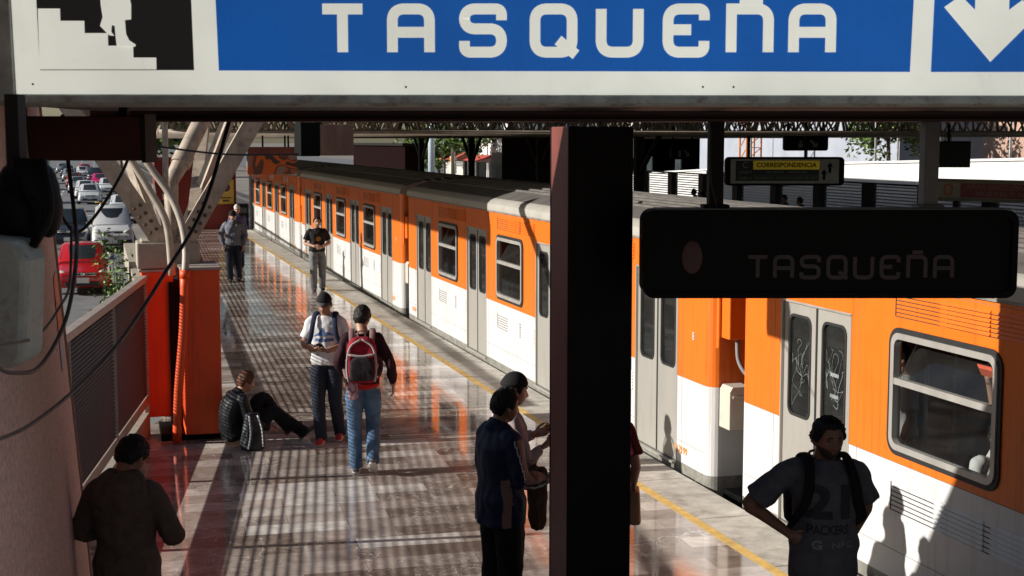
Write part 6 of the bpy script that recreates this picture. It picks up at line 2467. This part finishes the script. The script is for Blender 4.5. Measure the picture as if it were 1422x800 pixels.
# ---- 8: person behind the pillar with a tan bag
K_mtee = cloth('shirt_maroon', (.11, .012, .018))
ps, pP, pS = person('person in a maroon T-shirt mostly hidden behind the dark pillar', (3.55, 9.72, 0), look(20),
       dict(elR=(.235, -.04, 1.12), wrR=(.22, .10, .92)), 1.66, skin=M_skin, top=(K_mtee, .75, .026, 'tee', 'shirt'), legs=(K_black, .01), shoes=(M_shoe_b, M_sole), hair_len=.02)
root = thing('handbag', 'tan handbag hanging by the right edge of the dark pillar', 'handbag', (3.79, 9.74, .62), look(20))
b = MB()
b.loft([[Vector((p[0] * k, p[1] * k, z)) for p in rrect(.10, .30, .03, 3)] for z, k in ((0, .9), (.03, 1), (.15, .95), (.24, .8))])
link_mesh('bag', remesh(b, .009, 3, .004, 10), mat('tan_leather', (.42, .23, .10), .5, var=.2), root)
b = MB()
b.tube([(0, -.08, .22), (0, -.05, .40), (-.03, .0, .47), (0, .05, .40), (0, .08, .22)], [.008] * 5, 6, sub=4)
b.build('handle', mat('tan_strap', (.25, .12, .05), .5), root, smooth=True)

# ---- 9 to 12: people farther along the platform
K_check = cloth('shirt_grey_check', (.17, .18, .22), var=.5, scale=40)
person('person in a grey checked shirt and dark cap walking along the far platform', (3.18, 35.3, 0), look(186),
       dict(knR=(.09, .10, .50), anR=(.08, .06, .085), anL=(-.11, -.12, .09), hp=-.12, elR=(.27, -.03, 1.14), elL=(-.27, -.03, 1.14)), 1.74, skin=M_skin, hair_len=.01,
       top=(K_check, 1, .034, 'collar', 'shirt'), legs=(K_jean, .02), shoes=(M_shoe_b, M_shoe_b), cap=(K_black, True), voxel=.014, belly=.03, jacket_t=-.08, fat=1.08)
person('person in a violet jacket and white cap behind the grey checked shirt', (3.62, 38.9, 0), look(184), dict(anL=(-.11, -.12, .09)), 1.72,
       top=(cloth('jacket_violet', (.10, .09, .19)), 1, .03, 'collar', 'jacket'), legs=(K_jean, .02), shoes=(M_shoe_b, M_sole), cap=(cloth('cap_white', (.6, .58, .55)), True), voxel=.015)
bt, btP, btS = person('person in a black T-shirt and grey jeans walking near the yellow line with hands together', (4.84, 32.6, 0), look(180),
       dict(elR=(.27, -.02, 1.12), wrR=(.10, .20, 1.06), elL=(-.27, -.02, 1.12), wrL=(-.08, .21, 1.04), hdR=(-.8, .4, -.2), hdL=(.8, .4, -.2), pnR=(0, -1, .2), pnL=(0, -1, .2), curl=.8, knR=(.10, .08, .50), anR=(.09, .04, .085), anL=(-.12, -.13, .09)),
       1.70, skin=M_skin, hair_len=.016, top=(K_black, .75, .03, 'tee', 'shirt'), legs=(K_jean_g, .022), shoes=(M_shoe_b, M_shoe_b), voxel=.014, fat=1.06)
chest_print(bt, btS, None, 0, (0, 0, 1.22), cloth('print_ochre', (.30, .13, .02)), poly=[(-.06, -.02), (-.03, .05), (.02, .06), (.06, .03), (.05, -.04), (-.01, -.06)], name='chest_emblem')
person('person with dark hair holding something red, far along the platform behind the cream strut', (2.25, 50.5, 0), look(150), None, 1.66, hair_len=.03,
       top=(cloth('jacket_dark_red', (.05, .02, .02)), 1, .03, 'collar', 'jacket'), legs=(K_black, .02), shoes=(M_shoe_b, M_shoe_b), voxel=.016)
o = MB()
o.ell((2.05, 49.9, .75), (.22, .12, .15), 12, 8)
tag(o.build('red_bag', cloth('bag_bright_red', (.55, .02, .04)), smooth=True), 'bright red bundle carried by the far person behind the cream strut', 'bag')

# ---- passengers in the train
def sitter(x, y, face, kk, label, hair_len=.018, skin=None, zoff=.0):
    P = dict(pel=(0, 0, .56), mid=(0, -.01, .73), chest=(0, .0, .93), neck=(0, -.01, 1.10), head=(0, .03, 1.23), hipR=(.09, .05, .54), hipL=(-.09, .05, .54), knR=(.10, .46, .53), knL=(-.10, .46, .53), anR=(.10, .48, .13), anL=(-.10, .48, .13),
             shR=(.17, -.0, 1.04), shL=(-.17, -.0, 1.04), elR=(.23, .05, .78), elL=(-.23, .05, .78), wrR=(.10, .27, .70), wrL=(-.10, .27, .70), hdR=(-.3, .9, 0), hdL=(.3, .9, 0), pnR=(0, 0, -1), pnL=(0, 0, -1))
    return person(label, (TX + x, y, .06 + zoff), look(face), P, 1.68, skin=skin, top=(kk, 1, .024, 'collar', 'shirt'), legs=(K_jean, .014), shoes=(M_shoe_b, M_shoe_b), voxel=.014, hair_len=hair_len)
sitter(.36, 8.70, 180, K_white, 'passenger in a white shirt seated inside the nearest window of the train', zoff=.06)
person('passenger in a white shirt standing inside the nearest train door', (TX + .62, 10.42, .05), look(-70), dict(elR=(.24, .1, 1.15), wrR=(.15, .3, 1.2), hdR=(0, .8, .5), pnR=(-1, 0, 0)), 1.70, top=(K_white, .8, .03, 'tee', 'shirt'), legs=(K_black, .02), shoes=(M_shoe_b, M_shoe_b), voxel=.014)
person('passenger in a dark striped jacket standing behind the scratched glass of the nearest train door', (TX + .55, 11.12, .05), look(60), None, 1.66, top=(K_navy, 1, .03, 'collar', 'jacket'), legs=(K_black, .02), shoes=(M_shoe_b, M_shoe_b), voxel=.014)
sitter(.5, 19.75, 0, cloth('jacket_orange', (.62, .10, .02)), 'passenger in an orange jacket seated by a window of the second car')
sitter(.5, 23.55, 0, cloth('top_yellow', (.62, .42, .04)), 'passenger in a yellow top seated by the far window of the second car')
person('passenger in a blue shirt standing inside the upper part of the nearest train window', (TX + .75, 8.95, .05), look(-80), dict(elR=(.26, .1, 1.35), wrR=(.2, .2, 1.62), hdR=(0, .1, 1), pnR=(-1, 0, 0)), 1.70, top=(cloth('shirt_pale_blue', (.35, .42, .55)), .8, .03, 'collar', 'shirt'), legs=(K_black, .02), shoes=(M_shoe_b, M_shoe_b), voxel=.014)

# ---- people waiting on the opposite platform
for i, (x, y, kk, lab) in enumerate(((19.5, 49.5, K_black, 'person in black waiting on the opposite platform, left of the CORRESPONDENCIA sign'), (20.5, 47.0, K_jean, 'person in dark blue waiting under the CORRESPONDENCIA sign'),
                                     (19.8, 44.6, K_black, 'person in black under the right half of the CORRESPONDENCIA sign'), (21.0, 41.0, K_jean_b, 'person in a blue jacket on the opposite platform, right of the CORRESPONDENCIA sign'),
                                     (20.6, 39.2, K_black, 'person in black on the opposite platform beside the one in the blue jacket'))):
    person(lab, (x, y, 0), look(-90 + 40 * (i % 3)), None, 1.72, top=(kk, 1, .03, 'collar', 'jacket'), legs=(K_black, .02), shoes=(M_shoe_b, M_shoe_b), voxel=.018, group='people on the opposite platform')
